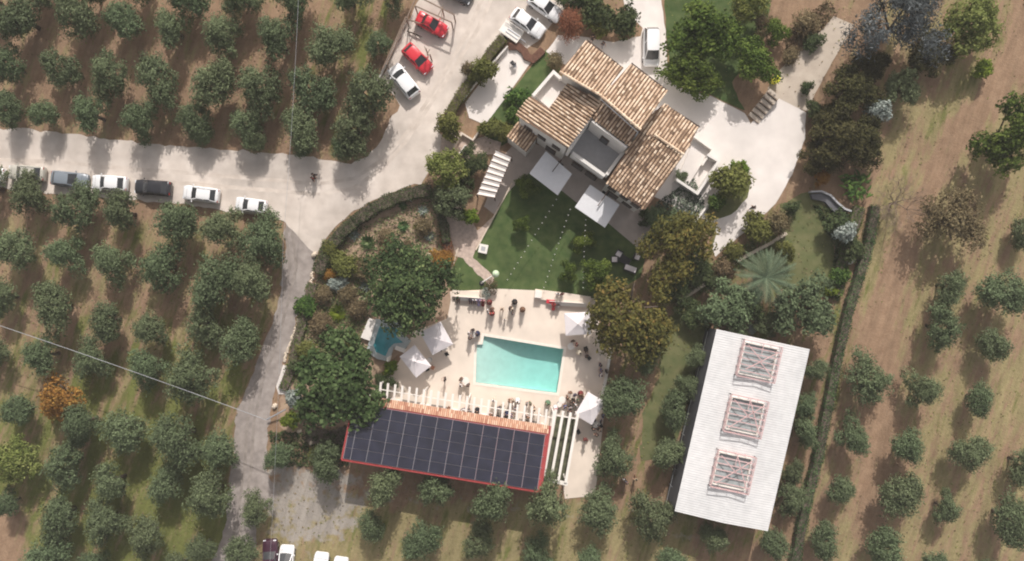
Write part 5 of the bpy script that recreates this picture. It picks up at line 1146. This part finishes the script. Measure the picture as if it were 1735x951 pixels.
olive_row('in the second row behind the parked cars', [(20, 425, 32), (110, 430, 28), (190, 443, 31), (275, 453, 35), (364, 468, 38), (430, 476, 36)], GL_)
olive_row('in the third row behind the parked cars', [(6, 503, 26), (90, 521, 33), (182, 543, 31), (256, 556, 28), (347, 551, 32), (404, 580, 33)], GL_)
olive_row('in the row crossed by the pale cable', [(-14, 600, 26), (72, 603, 32), (154, 610, 26), (249, 621, 29), (323, 638, 40)], GL_)
olive_row('in the row level with the orange tree', [(33, 697, 29), (138, 716, 33), (217, 728, 34), (304, 741, 39), (371, 759, 28)], GL_)
olive_row('in the row below the orange tree', [(112, 787, 31), (190, 817, 28), (285, 823, 28), (355, 838, 36)], GL_)
olive_row('in the second row below the orange tree', [(14, 853, 22), (98, 876, 36), (176, 885, 34), (246, 909, 30), (341, 926, 22)], GL_)
olive_row('along the lower picture edge of the lower grove', [(85, 949, 30), (158, 956, 26), (300, 962, 26), (408, 936, 22)], GL_)
olive_row('beside the gravel track where it meets the gravel patch', [(433, 862, 24), (474, 774, 28), (557, 787, 33)], GP_)
olive_row('in the row below the red edge of the roof', [(649, 819, 31), (738, 830, 29), (837, 853, 34), (928, 852, 38)], GP_, 1.6)
olive_row('in the row parallel below the solar roof', [(629, 888, 29), (714, 910, 32), (810, 916, 33), (911, 934, 27), (1000, 946, 24)], GP_)
olive_row('between the deck and the white barn', [(1013, 864, 34), (1039, 775, 34), (1058, 675, 42), (1096, 606, 26), (1106, 874, 40), (1130, 772, 32), (1145, 700, 28), (1180, 606, 22), (1165, 655, 22)], GP_)
olive_row('under the lower end of the barn', [(1135, 945, 26), (1207, 914, 26), (1313, 925, 30)], GP_)
olive_row('along the hedge side of the barn', [(1384, 630, 22), (1366, 690, 22), (1362, 732, 26), (1344, 800, 20), (1341, 845, 24)], GP_)
olive_row('in the upper row of the east grove', [(1609, 484, 27), (1704, 492, 38), (1735, 395, 28)], GR_)
olive_row('in the second row of the east grove', [(1596, 554, 37), (1680, 582, 29)], GR_)
olive_row('in the third row of the east grove', [(1471, 642, 36), (1563, 660, 33), (1660, 676, 28)], GR_)
olive_row('in the fourth row of the east grove', [(1446, 742, 27), (1535, 756, 31), (1642, 772, 31), (1733, 785, 30)], GR_)
olive_row('in the fifth row of the east grove', [(1423, 828, 28), (1522, 838, 37), (1604, 862, 26), (1714, 880, 40)], GR_)
olive_row('along the lower edge of the east grove', [(1399, 922, 29), (1502, 935, 32), (1584, 958, 27), (1672, 975, 26)], GR_)
# other trees
def T(kind, px, py, r, label, name, cat='tree', grp=None, zs=1.0, **k): return tree(kind, px, py, r*1.2, label, name, cat, grp, zs, **k)
T('orange', 102, 672, 38, 'bright orange leaved tree among the olives of the lower grove', 'orange_leaved_tree')
T('yellowgreen', 24, 780, 42, 'yellow green fig like tree at the edge of the lower grove', 'fig_tree', zs=.8)
T('big_green', 691, 487, 73, 'big green tree beside the flower bed and the cream parasols', 'big_tree', zs=.85)
T('deep', 569, 645, 74, 'big deep green glossy tree between garden bed and solar roof', 'big_tree', zs=.75)
T('walnut', 1151, 410, 66, 'autumn coloured walnut tree beside the villa patio', 'walnut_tree', zs=.8)
T('walnut', 1071, 526, 77, 'larger autumn coloured walnut tree overhanging the pool deck', 'walnut_tree', zs=.8)
T('yellowgreen', 756, 291, 38, 'yellow green round tree at the entrance beside the driveway', 'round_tree')
T('greygreen', 768, 340, 34, 'dull grey green tree between the yellow green tree and the path', 'garden_tree')
T('shrublime', 797, 370, 19, 'bright green bush at the foot of the striped awning', 'bush', 'bush')
T('darkgreen', 798, 270, 24, 'dark leafy magnolia like shrub beside the striped awning', 'shrub', 'shrub', zs=.8)
T('darkgreen', 790, 308, 18, 'dark shrub along the long side of the striped awning', 'shrub', 'shrub', zs=.8)
for i, (px, py, r, l) in enumerate(((890, 318, 19, 'between striped awning and square sun shade'), (884, 382, 17, 'in the sunny middle of the lawn'), (987, 412, 17, 'in the shaded part of the lawn crossed by lights'), (963, 458, 17, 'near the low wall of the deck'), (1014, 464, 26, 'against the big autumn walnut on the lawn'))):
    T('citrus', px, py, r, 'small citrus tree '+l, 'citrus_tree', 'citrus tree', 'citrus trees on the main lawn', zs=1.05)
T('citrus', 1196, 50, 56, 'big citrus tree beside the white van', 'citrus_tree', 'citrus tree', 'citrus trees on the upper lawn', .8)
T('citrus', 1176, 122, 44, 'citrus tree hanging over the white drive behind the villa', 'citrus_tree', 'citrus tree', 'citrus trees on the upper lawn', .75)
T('citrus', 1274, 104, 42, 'citrus tree above the yellow bin', 'citrus_tree', 'citrus tree', 'citrus trees on the upper lawn', .85)
T('citrus', 1308, 52, 22, 'small citrus tree with pale fruit by the bare slope', 'citrus_tree', 'citrus tree', 'citrus trees on the upper lawn', .85)
T('yellowgreen', 1275, 5, 34, 'yellow green tree at the upper edge between citrus and slope', 'garden_tree')
T('brown', 1290, 42, 26, 'half bare brownish tree between the two citrus trees', 'bare_tree', zs=.8)
T('cedar', 1530, 36, 76, 'big blue grey cedar shading the concrete ramp', 'cedar_tree', zs=.8)
T('yellowgreen', 1640, 40, 62, 'loose yellow green tree next to the cedar', 'broadleaf_tree', zs=.8)
T('greygreen', 1530, 150, 34, 'pale grey green round tree below the cedar', 'round_tree', zs=.9); T('silver', 1488, 188, 26, 'pale silvery tree below the grey green round tree', 'silver_tree', zs=1.0)
T('darkolive', 1440, 150, 44, 'dark olive brown tree leaning over the ramp', 'broadleaf_tree', zs=.85); T('darkolive', 1418, 232, 50, 'dark broad tree beside the white drive below the ramp tree', 'broadleaf_tree', zs=.85)
T('shrubgrey', 1368, 148, 14, 'grey leafy bush hanging over the ramp', 'bush', 'bush'); T('shrubgrey', 1378, 186, 16, 'dark grey bush at the corner of the white drive', 'bush', 'bush')
T('citrus', 1715, 222, 58, 'dense green tree at the picture edge above the east grove', 'broadleaf_tree', zs=.9)
T('lime', 1667, 124, 20, 'small bright yellow green bush alone on the dry field', 'bush', 'bush', zs=.8)
T('brown', 1622, 375, 62, 'half bare brownish tree in the dry field', 'dry_tree', zs=.75)
T('greygreen', 1365, 525, 50, 'wide grey green tree touching the upper end of the barn', 'garden_tree', zs=.8); T('greygreen', 1230, 520, 44, 'grey green tree between wall and barn', 'garden_tree', zs=.8)
T('darkgreen', 1262, 520, 34, 'dark glossy tree next to the palm and the barn corner', 'garden_tree', zs=.8); T('darkgreen', 1195, 470, 28, 'dark tree in the gap between walnut and stone wall', 'garden_tree', zs=.7)
T('greygreen', 1120, 378, 32, 'blue green shrub against the villa gable', 'shrub', 'shrub', zs=.55); T('darkgreen', 1095, 372, 16, 'dark shrub in the shade of the villa gable corner', 'shrub', 'shrub', zs=.6)
T('shrubolive', 1246, 315, 32, 'dense grey green oleander in the planted bed of the white drive', 'oleander_bush', 'bush', zs=.9); T('shrubgreen', 1213, 342, 18, 'green bush at the lower corner of the planted bed', 'bush', 'bush', zs=.9); T('shrublime', 1256, 287, 18, 'bright green top of the planted bed', 'bush', 'bush', zs=.8)
T('shrubolive', 1282, 394, 28, 'grey green shrub below the white drive', 'shrub', 'shrub'); T('shrubbrown', 1318, 378, 26, 'brownish shrub between white drive and east lawn', 'shrub', 'shrub'); T('shrubgrey', 1340, 352, 16, 'low dark shrub on the edge of the white drive and east lawn', 'shrub', 'shrub')
T('shrubbrown', 1225, 455, 22, 'brown green shrub on the upper side of the stone wall', 'shrub', 'shrub'); T('shrubolive', 1245, 425, 20, 'olive green shrub under the tip of the white drive', 'shrub', 'shrub')
T('silver', 1430, 395, 24, 'pale grey green tree in the east garden border', 'garden_tree'); T('shrubgreen', 1420, 468, 18, 'bright green shrub at the end of the east border', 'shrub', 'shrub'); T('shrublime', 1410, 495, 14, 'lime green shrub below the east lawn', 'shrub', 'shrub')
T('orange', 1390, 302, 17, 'orange flowering shrub behind the curved bench', 'flowering_shrub', 'shrub', zs=.8); T('shrubgrey', 1415, 378, 22, 'dark grey shrub in front of the curved bench', 'shrub', 'shrub')
T('rust', 962, 42, 32, 'rust coloured feathery shrub between white car and villa', 'rust_shrub', 'shrub', zs=.8); T('shrubgrey', 1010, 18, 34, 'dark flax like shrub at the top of the drive island', 'shrub', 'shrub', zs=1.0)
T('shrubgrey', 1052, 38, 34, 'grey flowering shrub on the drive island', 'shrub', 'shrub', zs=.8); T('shrubolive', 1012, 42, 26, 'cream flowered shrub next to the rust coloured one', 'shrub', 'shrub', zs=.8); T('darkgreen', 970, -2, 30, 'dark shrub at the upper edge behind the white cars', 'shrub', 'shrub', zs=.7)
T('shrubolive', 812, 118, 27, 'bushy shrub swelling out of the clipped hedge', 'shrub', 'shrub', zs=1.0); T('shrubbrown', 792, 118, 16, 'brown seeded shrub on the driveway side of the hedge', 'shrub', 'shrub', zs=1.2); T('shrubolive', 762, 208, 24, 'rounded shrub at the lower end of the clipped hedge', 'shrub', 'shrub', zs=1.1)
T('shrubgreen', 884, 168, 22, 'green shrub between side lawn and villa wall', 'shrub', 'shrub', zs=.8); T('shrubgreen', 872, 196, 20, 'green shrub by the villa corner', 'shrub', 'shrub', zs=.8); T('shrubbrown', 940, 104, 18, 'brown spiky shrub at the villa back corner', 'shrub', 'shrub', zs=.7)
T('shrubolive', 838, 220, 22, 'white flecked shrub between patio and entrance', 'shrub', 'shrub', zs=.8); T('shrubolive', 862, 222, 16, 'shrub beside the small tiled roof', 'shrub', 'shrub', zs=.7)
T('shrublime', 665, 622, 17, 'yellow green bush between plunge pool and pergola', 'bush', 'bush'); T('darkgreen', 655, 648, 20, 'dark bush at the start of the pergola', 'bush', 'bush', zs=.7)
T('lime', 492, 712, 18, 'lime yellow bush at the cable pole', 'bush', 'bush'); T('silver', 498, 672, 20, 'silvery bush beside the big deep green tree', 'bush', 'bush'); T('shrubgrey', 515, 690, 22, 'grey shrub under the big deep green tree', 'shrub', 'shrub')
T('shrubolive', 535, 770, 18, 'yellowish shrub above the olive by the gravel', 'shrub', 'shrub', zs=.6); T('silver', 1275, 558, 10, 'tiny pale shrub at the barn corner', 'shrub', 'shrub', zs=.6)
T('darkolive', 1400, 205, 30, 'dark tree right beside the bend of the white drive', 'broadleaf_tree', zs=.7); T('darkolive', 1460, 232, 48, 'dark tree on the field side below the silvery tree', 'broadleaf_tree', zs=.7)
T('darkolive', 1478, 108, 34, 'dark tree between the cedar and the concrete ramp', 'broadleaf_tree', zs=.7); T('darkolive', 1385, 265, 36, 'dark tree just above the orange flowering shrub', 'broadleaf_tree', zs=.7)
T('darkolive', 1575, 95, 42, 'dark shaded tree between the cedar and the loose yellow green tree', 'broadleaf_tree', zs=.7); T('shrubgrey', 1445, 425, 20, 'dark shrub beside the round stone ornament', 'shrub', 'shrub'); T('shrubolive', 1330, 420, 20, 'grey shrub at the upper end of the stone wall', 'shrub', 'shrub')
T('greygreen', 1155, 300, 10, 'small shrub at the court wall of the villa', 'shrub', 'shrub', zs=.6); T('darkgreen', 1110, 560, 34, 'dark shaded tree behind the larger walnut tree', 'garden_tree', zs=.6); T('darkgreen', 1180, 440, 26, 'dark tree at the lower rim of the walnut by the patio', 'garden_tree', zs=.6)
T('darkgreen', 1150, 500, 28, 'dark tree filling the gap between walnut and the foot of the stone wall', 'garden_tree', zs=.6); T('darkgreen', 1185, 535, 24, 'dark tree beside the upper barn corner and its thin fence', 'garden_tree', zs=.6); T('greygreen', 1300, 545, 26, 'grey green shrub tight against the short upper wall of the barn', 'shrub', 'shrub', zs=.6)
# bare tree in the field: trunk and branching twigs
bt = thing('bare_tree', 'leafless grey tree spreading twigs over the dry field', 'bare tree', P(1508, 346, 0)); g1 = random.Random(21); mb = MB()
def branch(p, d, l, r_, lev):
    q = p+d*l; mid = p.lerp(q, .5)+Vector((g1.gauss(0, .06*l), g1.gauss(0, .06*l), 0)); mb.tube([p, mid, q], r_, 5, r2=r_*.6, caps=False)
    if lev > 0:
        for _ in range(4 if lev > 1 else 5):
            nd = (d+Vector((g1.gauss(0, .6), g1.gauss(0, .6), g1.gauss(.05, .3)))).normalized(); branch(q if g1.random() < .6 else mid, nd, l*g1.uniform(.55, .85), r_*.5, lev-1)
for k in range(6): a = k*1.05+.3; branch(Vector((0, 0, .9)), Vector((math.cos(a)*.8, math.sin(a)*.8, .55)).normalized(), 1.5, .07, 4)
mb.build('branches', M['wood'], bt); mb = MB(); mb.tube([(0, 0, 0), (0, 0, 1.0)], .17, 8, r2=.12); mb.build('trunk', M['bark'], bt)
# palm
def fronds(root, n, l, zt, m, seed, wd=.30, droop=.9):
    g1 = np.random.default_rng(seed); cen = []; nor = []; sz = []; ti = []; sp_ = MB()
    vv = []; ff = []; tt = []
    for k in range(n):
        a = k*2.399+g1.uniform(-.2, .2); el = g1.uniform(.15, 1.0); L1 = l*g1.uniform(.8, 1.1)*(1-.25*(el-.5)); t0 = g1.uniform(.25, .8); pts = []
        for s_ in range(13):
            f = s_/12; h = math.sin(el)*L1*f*.7-droop*L1*.45*f*f*(1.2-el*.3); rad = L1*f*(1-.12*f); pts.append(Vector((math.cos(a)*rad, math.sin(a)*rad, zt+h)))
        sp_.tube(pts, .03, 5, r2=.008, tint=t0)
        for s_ in range(1, 12):
            for sub in (0, .5):
                p = pts[s_].lerp(pts[s_+1], sub); d = (pts[s_+1]-pts[s_-1]).normalized(); sd = d.cross(Vector((0, 0, 1))).normalized(); f = (s_+sub)/12
                for s2 in (-1, 1):
                    w2 = wd*l/3.4*2*(math.sin(math.pi*min(1, f*.9+.12))**.7)*g1.uniform(.8, 1.1); tip = p+(sd*s2*.8+d*.75).normalized()*w2+Vector((0, 0, -.12*w2)); o = len(vv)
                    vv += [p-d*.035, p+d*.035, tip]; ff.append((o, o+1, o+2)); tt.append(float(np.clip(t0+g1.normal()*.12, 0, 1)))
    sp_.v += []; b0 = sp_.build('frond_stalks', M[m], root); me_ = bpy.data.meshes.new('fronds'); me_.from_pydata([tuple(v) for v in vv], [], ff); me_.update(); me_.materials.append(M[m])
    at_ = me_.attributes.new('tint', 'FLOAT', 'FACE'); at_.data.foreach_set('value', tt); o = bpy.data.objects.new('fronds', me_); C.objects.link(o); o.parent = root
pt = thing('palm_tree', 'big date palm with spreading grey green fronds beside the lawn', 'palm tree', P(1298, 471, 3.2)*1.0); pt.location.z = 0
fronds(pt, 60, 4.2, 3.2, 'palm', 5, wd=.24); mb = MB(); mb.tube([(0, 0, 0), (0, 0, 1.6), (0, 0, 3.2)], .38, 12, r2=.30); mb.build('trunk', M['bark'], pt)
bn = thing('banana_plant', 'bright green broad leaved banana plant by the curved bench', 'banana plant', P(1452, 318, 1.2)); bn.location.z = 0; g1 = np.random.default_rng(3); mb = MB()
for k in range(90):
    a = k*2.4; c0 = Vector((g1.uniform(-1.3, 1.3), g1.uniform(-1.2, 1.5), g1.uniform(.6, 1.6))); l = g1.uniform(.6, 1.2); d = Vector((math.cos(a), math.sin(a), .35)).normalized(); sd = Vector((-math.sin(a), math.cos(a), 0)); w2 = .13; ti = float(g1.uniform(.2, 1)); pr = []
    for s_ in range(5): f = s_/4; pr.append((c0+d*l*f-Vector((0, 0, .5*l*f*f)), w2*math.sin(math.pi*min(1, f*.85+.12))))
    vv = [q for p, ww in pr for q in (p-sd*ww-Vector((0, 0, .04)), p, p+sd*ww-Vector((0, 0, .04)))]; mb.add(vv, [(3*i+j, 3*i+j+1, 3*i+j+4, 3*i+j+3) for i in range(4) for j in range(2)], ti)
mb.build('foliage', M['green'], bn); mb = MB()
for k in range(4): mb.tube([(g1.uniform(-.8, .8), g1.uniform(-.8, .8), 0), (g1.uniform(-.8, .8), g1.uniform(-.8, .8), 1.0)], .09, 7)
mb.build('stem', M['bark'], bn)

# hedges
def hedge(name, label, px, wd, h, m, dens=70, leaf=.16, seed=0, zscale=1):
    g1 = np.random.default_rng(seed); pts = [P(*p, h*.5) for p in px]; root = thing(name, label, 'hedge', (pts[0].x, pts[0].y, 0)); cen = []; nor = []
    for a, b2 in zip(pts[:-1], pts[1:]):
        l = (b2-a).length; n = int(l*(wd+2*h)*dens); d = np.array(((b2-a)/l)[:]); sd = np.array([-d[1], d[0], 0]); f = g1.uniform(-.03, 1.03, n); u = g1.uniform(-1, 1, n); w2 = wd/2*(1+.12*np.sin(f*l*1.7+seed))
        side = g1.random(n) < h/(wd+2*h)*1.4; z = np.where(side, g1.uniform(.05, h, n), h*(1-.18*np.abs(u)**3)+g1.normal(size=n)*.07); us = np.where(side, np.sign(u)*(.92+g1.normal(size=n)*.08), u)
        c_ = np.array(a[:])[None]*[1, 1, 0]+d[None]*(f*l)[:, None]+sd[None]*(us*w2)[:, None]; c_[:, 2] = z; cen.append(c_)
        nn = sd[None]*np.where(side, np.sign(u), u*.3)[:, None]+np.array([0, 0, 1.])[None]*np.where(side, .3, 1)[:, None]+g1.normal(size=(n, 3))*.5; nor.append(nn)
    cen = np.concatenate(cen); nor = np.concatenate(nor); k = len(cen); t0 = .5+.22*np.sin(cen[:, 0]*1.3+cen[:, 1]*.9)*np.sin(cen[:, 1]*1.7-seed)+g1.normal(size=k)*.16
    quad_cloud('foliage', cen-np.array([root.location.x, root.location.y, 0]), nor, leaf*g1.uniform(.6, 1.4, k), t0, M[m], root, .6, g1)
    mb = MB()
    for a, b2 in zip(pts[:-1], pts[1:]): mb.bar((a.x, a.y, h*.42), (b2.x, b2.y, h*.42), wd*.8, h*.8)
    mb.build('stems', M['bark'], root, world=True); return root
hedge('arc_hedge', 'long curved dark hedge between the driveway and the soil bed', [(731, 322), (700, 327), (665, 338), (632, 354), (602, 375), (578, 396), (561, 416), (548, 440), (540, 462)], 1.6, 1.3, 'hedge', seed=1)
hedge('arc_hedge', 'dark hedge between the soil bed and the grey green tree', [(731, 322), (742, 350), (752, 380), (757, 410)], 1.1, 1.2, 'hedge', seed=2)
hedge('clipped_hedge', 'clipped yellow green hedge between the driveway and the white patio', [(852, 66), (832, 90), (806, 128), (778, 166), (760, 196)], 1.25, 1.2, 'hedgelime', seed=3)
hedge('boundary_hedge', 'long thin dark hedge between garden and dry field', [(1482, 350), (1472, 410), (1455, 470), (1436, 530), (1420, 600), (1402, 690), (1384, 780), (1364, 860), (1344, 960)], 1.2, 1.1, 'deep', seed=4, dens=55)
hedge('garden_border', 'leafy border with lime shoots beside the east lawn', [(1455, 352), (1440, 400), (1426, 450), (1418, 500)], 1.5, .8, 'green', seed=5)
hedge('brown_border', 'reddish brown border along the flagstone path', [(752, 392), (760, 425), (758, 450)], 1.1, .7, 'rust', seed=6)
hedge('edge_shrubs', 'loose green planting along the stone edging of the gravel track', [(530, 480), (517, 530), (505, 575), (495, 620), (480, 660)], 1.3, .6, 'green', seed=7, dens=45)
hedge('ground_ivy', 'dark low planting below the solar roof corner', [(520, 735), (560, 745), (590, 735)], 2.4, .35, 'hedge', seed=8, dens=30)

# succulents and shrubs of the soil bed
def agave(px, py, r, label, m='cactus', n=26, z=.0, up=.45):
    g1 = random.Random(int(px*7+py)); root = thing('agave', label, 'agave', P(px, py, 0), 0, 'succulents in the soil bed'); mb = MB(); r_ = r*S
    for k in range(n):
        a = k*2.4; t_ = k/n; el = up*.4+t_*1.0; l = r_*(1.05-.35*t_); d = Vector((math.cos(a)*math.cos(el), math.sin(a)*math.cos(el), math.sin(el))); sd = Vector((-math.sin(a), math.cos(a), 0)); ww = r_*.13
        p0, p1, p2 = Vector((0, 0, .05)), d*l*.55, d*l+Vector((0, 0, .05)); mb.add([p0-sd*ww*.6, p0+sd*ww*.6, p1+sd*ww, p2, p1-sd*ww, p1+Vector((0, 0, -.04))], [(0, 1, 5), (1, 2, 5), (2, 3, 5), (3, 4, 5), (4, 0, 5)], min(1, max(0, g1.gauss(.35+.3*t_, .14))))
    mb.build('leaves', M[m], root); return root
agave(624, 411, 16, 'large dark green spiky agave in the middle of the bed', n=44); agave(684, 383, 12, 'dark green round agave beside the soil path', n=40); agave(683, 349, 10, 'small green agave below the diagonal stake', n=30)
agave(727, 400, 12, 'pale variegated agave at the path side of the bed', 'silver', 30); agave(717, 357, 12, 'blue grey agave at the top of the bed', 'silver', 26); agave(600, 398, 13, 'pale blue green agave by the arc hedge', 'silver', 28)
agave(549, 460, 13, 'silver white agave next to a red tuft', 'silver', 34); agave(602, 447, 14, 'grey octopus like agave near the big tree', 'silver', 22); agave(562, 437, 13, 'greyish agave at the lower end of the arc hedge', 'silver', 26)
agave(573, 530, 17, 'round yellow green grass tuft between brown shrubs', 'lime', 70); agave(706, 385, 8, 'small lime rosette near the variegated agave', 'lime', 24); agave(620, 485, 13, 'pale green rosette under the big tree edge', 'silver', 24)
for i, (px, py, r, k, l) in enumerate(((560, 420, 14, 'shrubolive', 'olive green shrub inside the lower arc of the hedge'), (585, 455, 20, 'shrubolive', 'yellowish shrub behind the silver white agave'), (620, 455, 18, 'shrubbrown', 'brownish heather clump next to the octopus like agave'),
    (548, 500, 15, 'shrubbrown', 'brown heather mound beside the gravel track'), (590, 500, 17, 'shrubbrown', 'big brown heather mound in the middle of the lower bed'), (545, 548, 17, 'shrubbrown', 'pinkish brown grass mound above the big deep green tree'), (606, 525, 18, 'shrubbrown', 'brown tuft beside the yellow green grass tuft'),
    (520, 520, 15, 'shrubgreen', 'bright green bush touching the gravel track'), (556, 465, 9, 'orange', 'small red orange tuft next to the silver white agave'), (655, 402, 14, 'shrubbrown', 'sprawling straw coloured bush in the open soil'), (717, 385, 14, 'shrubbrown', 'pinkish dry bush above the variegated agave'),
    (690, 415, 9, 'shrubbrown', 'small reddish rosette shrub on open soil'), (745, 440, 15, 'orange', 'red orange flowering shrub beside the flagstones'), (652, 425, 12, 'shrubbrown', 'low mixed tuft above the big green tree'), (520, 590, 16, 'shrubolive', 'low mixed bush at the narrow end of the bed'), (508, 620, 15, 'shrubgrey', 'grey green bush between track and the big deep green tree'),
    (572, 480, 15, 'shrubsilver', 'pale silver cushion in the lower bed'), (596, 568, 11, 'shrubolive', 'olive brown bush beside the white slab of the plunge pool'), (1340, 95, 14, 'shrubbrown', 'low scrub on the bare slope by the ramp'), (1365, 40, 20, 'shrubbrown', 'brown scrub hanging at the top of the ramp'), (1380, 70, 14, 'shrubgrey', 'dark scrub beside the top of the ramp'))):
    T(k, px, py, r*1.35, l, 'garden_shrub', 'shrub', 'shrubs in the garden beds' if px < 1000 else None, zs=.6)
g1 = random.Random(31)
for i, (px, py, r) in enumerate(((622, 364, 6), (586, 478, 5), (508, 545, 7), (466, 688, 6), (533, 432, 6), (508, 730, 5), (528, 750, 5), (727, 433, 5), (655, 440, 4))):
    q = P(px, py); o_ = ['beside the dark root in the upper bed', 'in the lower bed among heather', 'at the track edge beside the bright green bush', 'at the track edge above the cable pole', 'where the driveway narrows into the track', 'below the lime yellow bush', 'under the olive by the solar roof', 'beside the red orange flowering shrub', 'at the upper rim of the big green tree'][i]
    mb = MB(); mb.lathe((0, 0, 0), [(r*S*.8, -.05), (r*S, .12), (r*S*.75, .3), (r*S*.3, .4)], 7); o = mb.build('boulder', M['rock']); o.location = (q.x, q.y, .02); o.rotation_euler = (0, 0, g1.random()*6); o.scale = (1, .75, 1)
    tag(o, 'pale boulder '+o_, 'boulder', 'pale boulders in the garden')
mb = MB()
for k in range(60):
    f = k/59; a = Vector((530, 462, 0)).lerp(Vector((486, 612, 0)), f); q = P(a.x+4*math.sin(f*5)+g1.gauss(0, 1), a.y, 0); mb.lathe((q.x, q.y, 0), [(.16, 0), (.17*g1.uniform(.7, 1.2), .12), (.05, .2)], 6)
e_ = mb.build('stone_edging', M['rock']); tag(e_, 'line of pale stones edging the gravel track', 'edging')
mb = MB(); mb.prism([P(*p) for p in [(480, 618), (492, 622), (494, 650), (490, 668), (472, 668), (468, 655)]], 0, .06); o = mb.build('paved_landing', M['concrete_white']); tag(o, kind='structure')

# weeds and fallen straw: small blades nobody could count
g2 = np.random.default_rng(77); N = 26000
px = g2.uniform(-30, 1765, N); py = g2.uniform(-20, 970, N)
ii = np.clip(((px-867.5)*S+70)/.7+5, 0, nx-1).astype(int); jj = np.clip(((475.5-py)*S+42)/.7+5, 0, ny-1).astype(int)
gr = green[jj, ii]; keep = g2.random(N) < gr*1.5
for poly in (DRIVE, ROAD2, TRACK, DECK, [(770, 300), (1120, 170), (1300, 190), (1180, 400), (1000, 520), (760, 500)], [(560, 660), (940, 715), (930, 840), (560, 790)], [(1214, 558), (1372, 592), (1301, 902), (1143, 866)], [(860, 60), (960, 60), (930, 220), (780, 220)]):
    keep &= ~in_poly(px, py, poly)
px, py = px[keep], py[keep]; n_ = len(px)
k = np.stack([(px-867.5)*S, (475.5-py)*S, g2.uniform(.02, .16, n_)], 1)
for nm, lab, m_, sel in (('grass', 'green weeds between the trees', 'hedgelime', g2.random(n_) < .55), ('dry_grass', 'pale straw tufts between the trees', 'brownleaf', None)):
    if sel is None: sel = ~last
    last = sel; q = k[sel]; nn = g2.normal(size=(len(q), 3))*.6+[0, 0, 1]
    o = quad_cloud(nm, q, nn, g2.uniform(.08, .28, len(q)), g2.uniform(.55, 1, len(q)), M[m_], None, .7, g2); tag(o, lab, kind='stuff')

# low ground cover of the garden beds, one mass each
for nm, poly, n0, m_, lab, lf in (('ground_cover', [(545, 450), (640, 430), (620, 560), (600, 600), (500, 660), (490, 610), (515, 540)], 7500, 'shrubmix', 'mixed low green and brown ground cover of the lower bed', .22), ('ground_cover', [(600, 390), (735, 330), (757, 420), (760, 480), (640, 450), (560, 440)], 2800, 'shrubmix', 'scattered low plants of the upper soil bed', .20),
        ('ground_cover', [(455, 730), (600, 735), (590, 790), (470, 790)], 2600, 'hedge', 'rough low growth beside the solar roof corner', .25), ('ground_cover', [(1325, 60), (1400, 0), (1420, 20), (1330, 120)], 1600, 'brownleaf', 'dry scrub on the slope above the ramp', .25),
        ('ground_cover', [(1110, 345), (1175, 300), (1195, 350), (1150, 400), (1100, 380)], 2200, 'greyg', 'grey green planting behind the villa gable', .25), ('ground_cover', [(1212, 440), (1320, 380), (1330, 400), (1170, 510), (1150, 480)], 3200, 'shrubmix', 'mixed planting along the stone wall', .25), ('ground_cover', [(1375, 345), (1440, 365), (1420, 510), (1400, 505), (1415, 420)], 3000, 'hedge', 'leafy growth between east lawn and hedge', .25)):
    q = np.array(poly, float); lo, hi = q.min(0), q.max(0); u = g2.uniform(lo, hi, (n0*2, 2)); u = u[in_poly(u[:, 0], u[:, 1], poly)][:n0]; k_ = len(u)
    if 'shrubmix' not in M: M['shrubmix'] = ramp_mat('mixed_low_leaf', [(0, (.05, .065, .022)), (.35, (.11, .15, .05)), (.6, (.18, .165, .08)), (.8, (.13, .20, .06)), (1, (.34, .35, .22))], rnd=0); M['greyg'] = ramp_mat('grey_green_low_leaf', [(0, (.05, .07, .055)), (.5, (.11, .14, .10)), (1, (.24, .27, .20))], rnd=0)
    hgt = .12+.5*np.abs(np.sin(u[:, 0]*.21+u[:, 1]*.13)*np.cos(u[:, 1]*.19-u[:, 0]*.07)); pp = np.stack([(u[:, 0]-867.5)*S, (475.5-u[:, 1])*S, hgt*g2.uniform(.3, 1, k_)], 1)
    o = quad_cloud(nm, pp, g2.normal(size=(k_, 3))*.6+[0, 0, 1], lf*g2.uniform(.6, 1.5, k_), .5+.3*np.sin(u[:, 0]*.11)*np.cos(u[:, 1]*.13)+g2.normal(size=k_)*.2, M[m_], None, .6, g2); tag(o, lab, kind='stuff')

# thin warm air between the drone and the ground
mb = MB(); mb.box((0, 0, 40.0), (1900, 1900, 86.0)); hm = bpy.data.materials.new('air'); hm.use_nodes = True; t = hm.node_tree; t.nodes.remove(t.nodes['Principled BSDF'])
pvn = t.nodes.new('ShaderNodeVolumePrincipled'); pvn.inputs['Color'].default_value = (.96, .95, .93, 1); pvn.inputs['Density'].default_value = .0004; pvn.inputs['Anisotropy'].default_value = .0
t.links.new(pvn.outputs[0], t.nodes['Material Output'].inputs['Volume']); hz = mb.build('haze', hm); tag(hz, 'faint warm haze between camera and ground', kind='stuff')
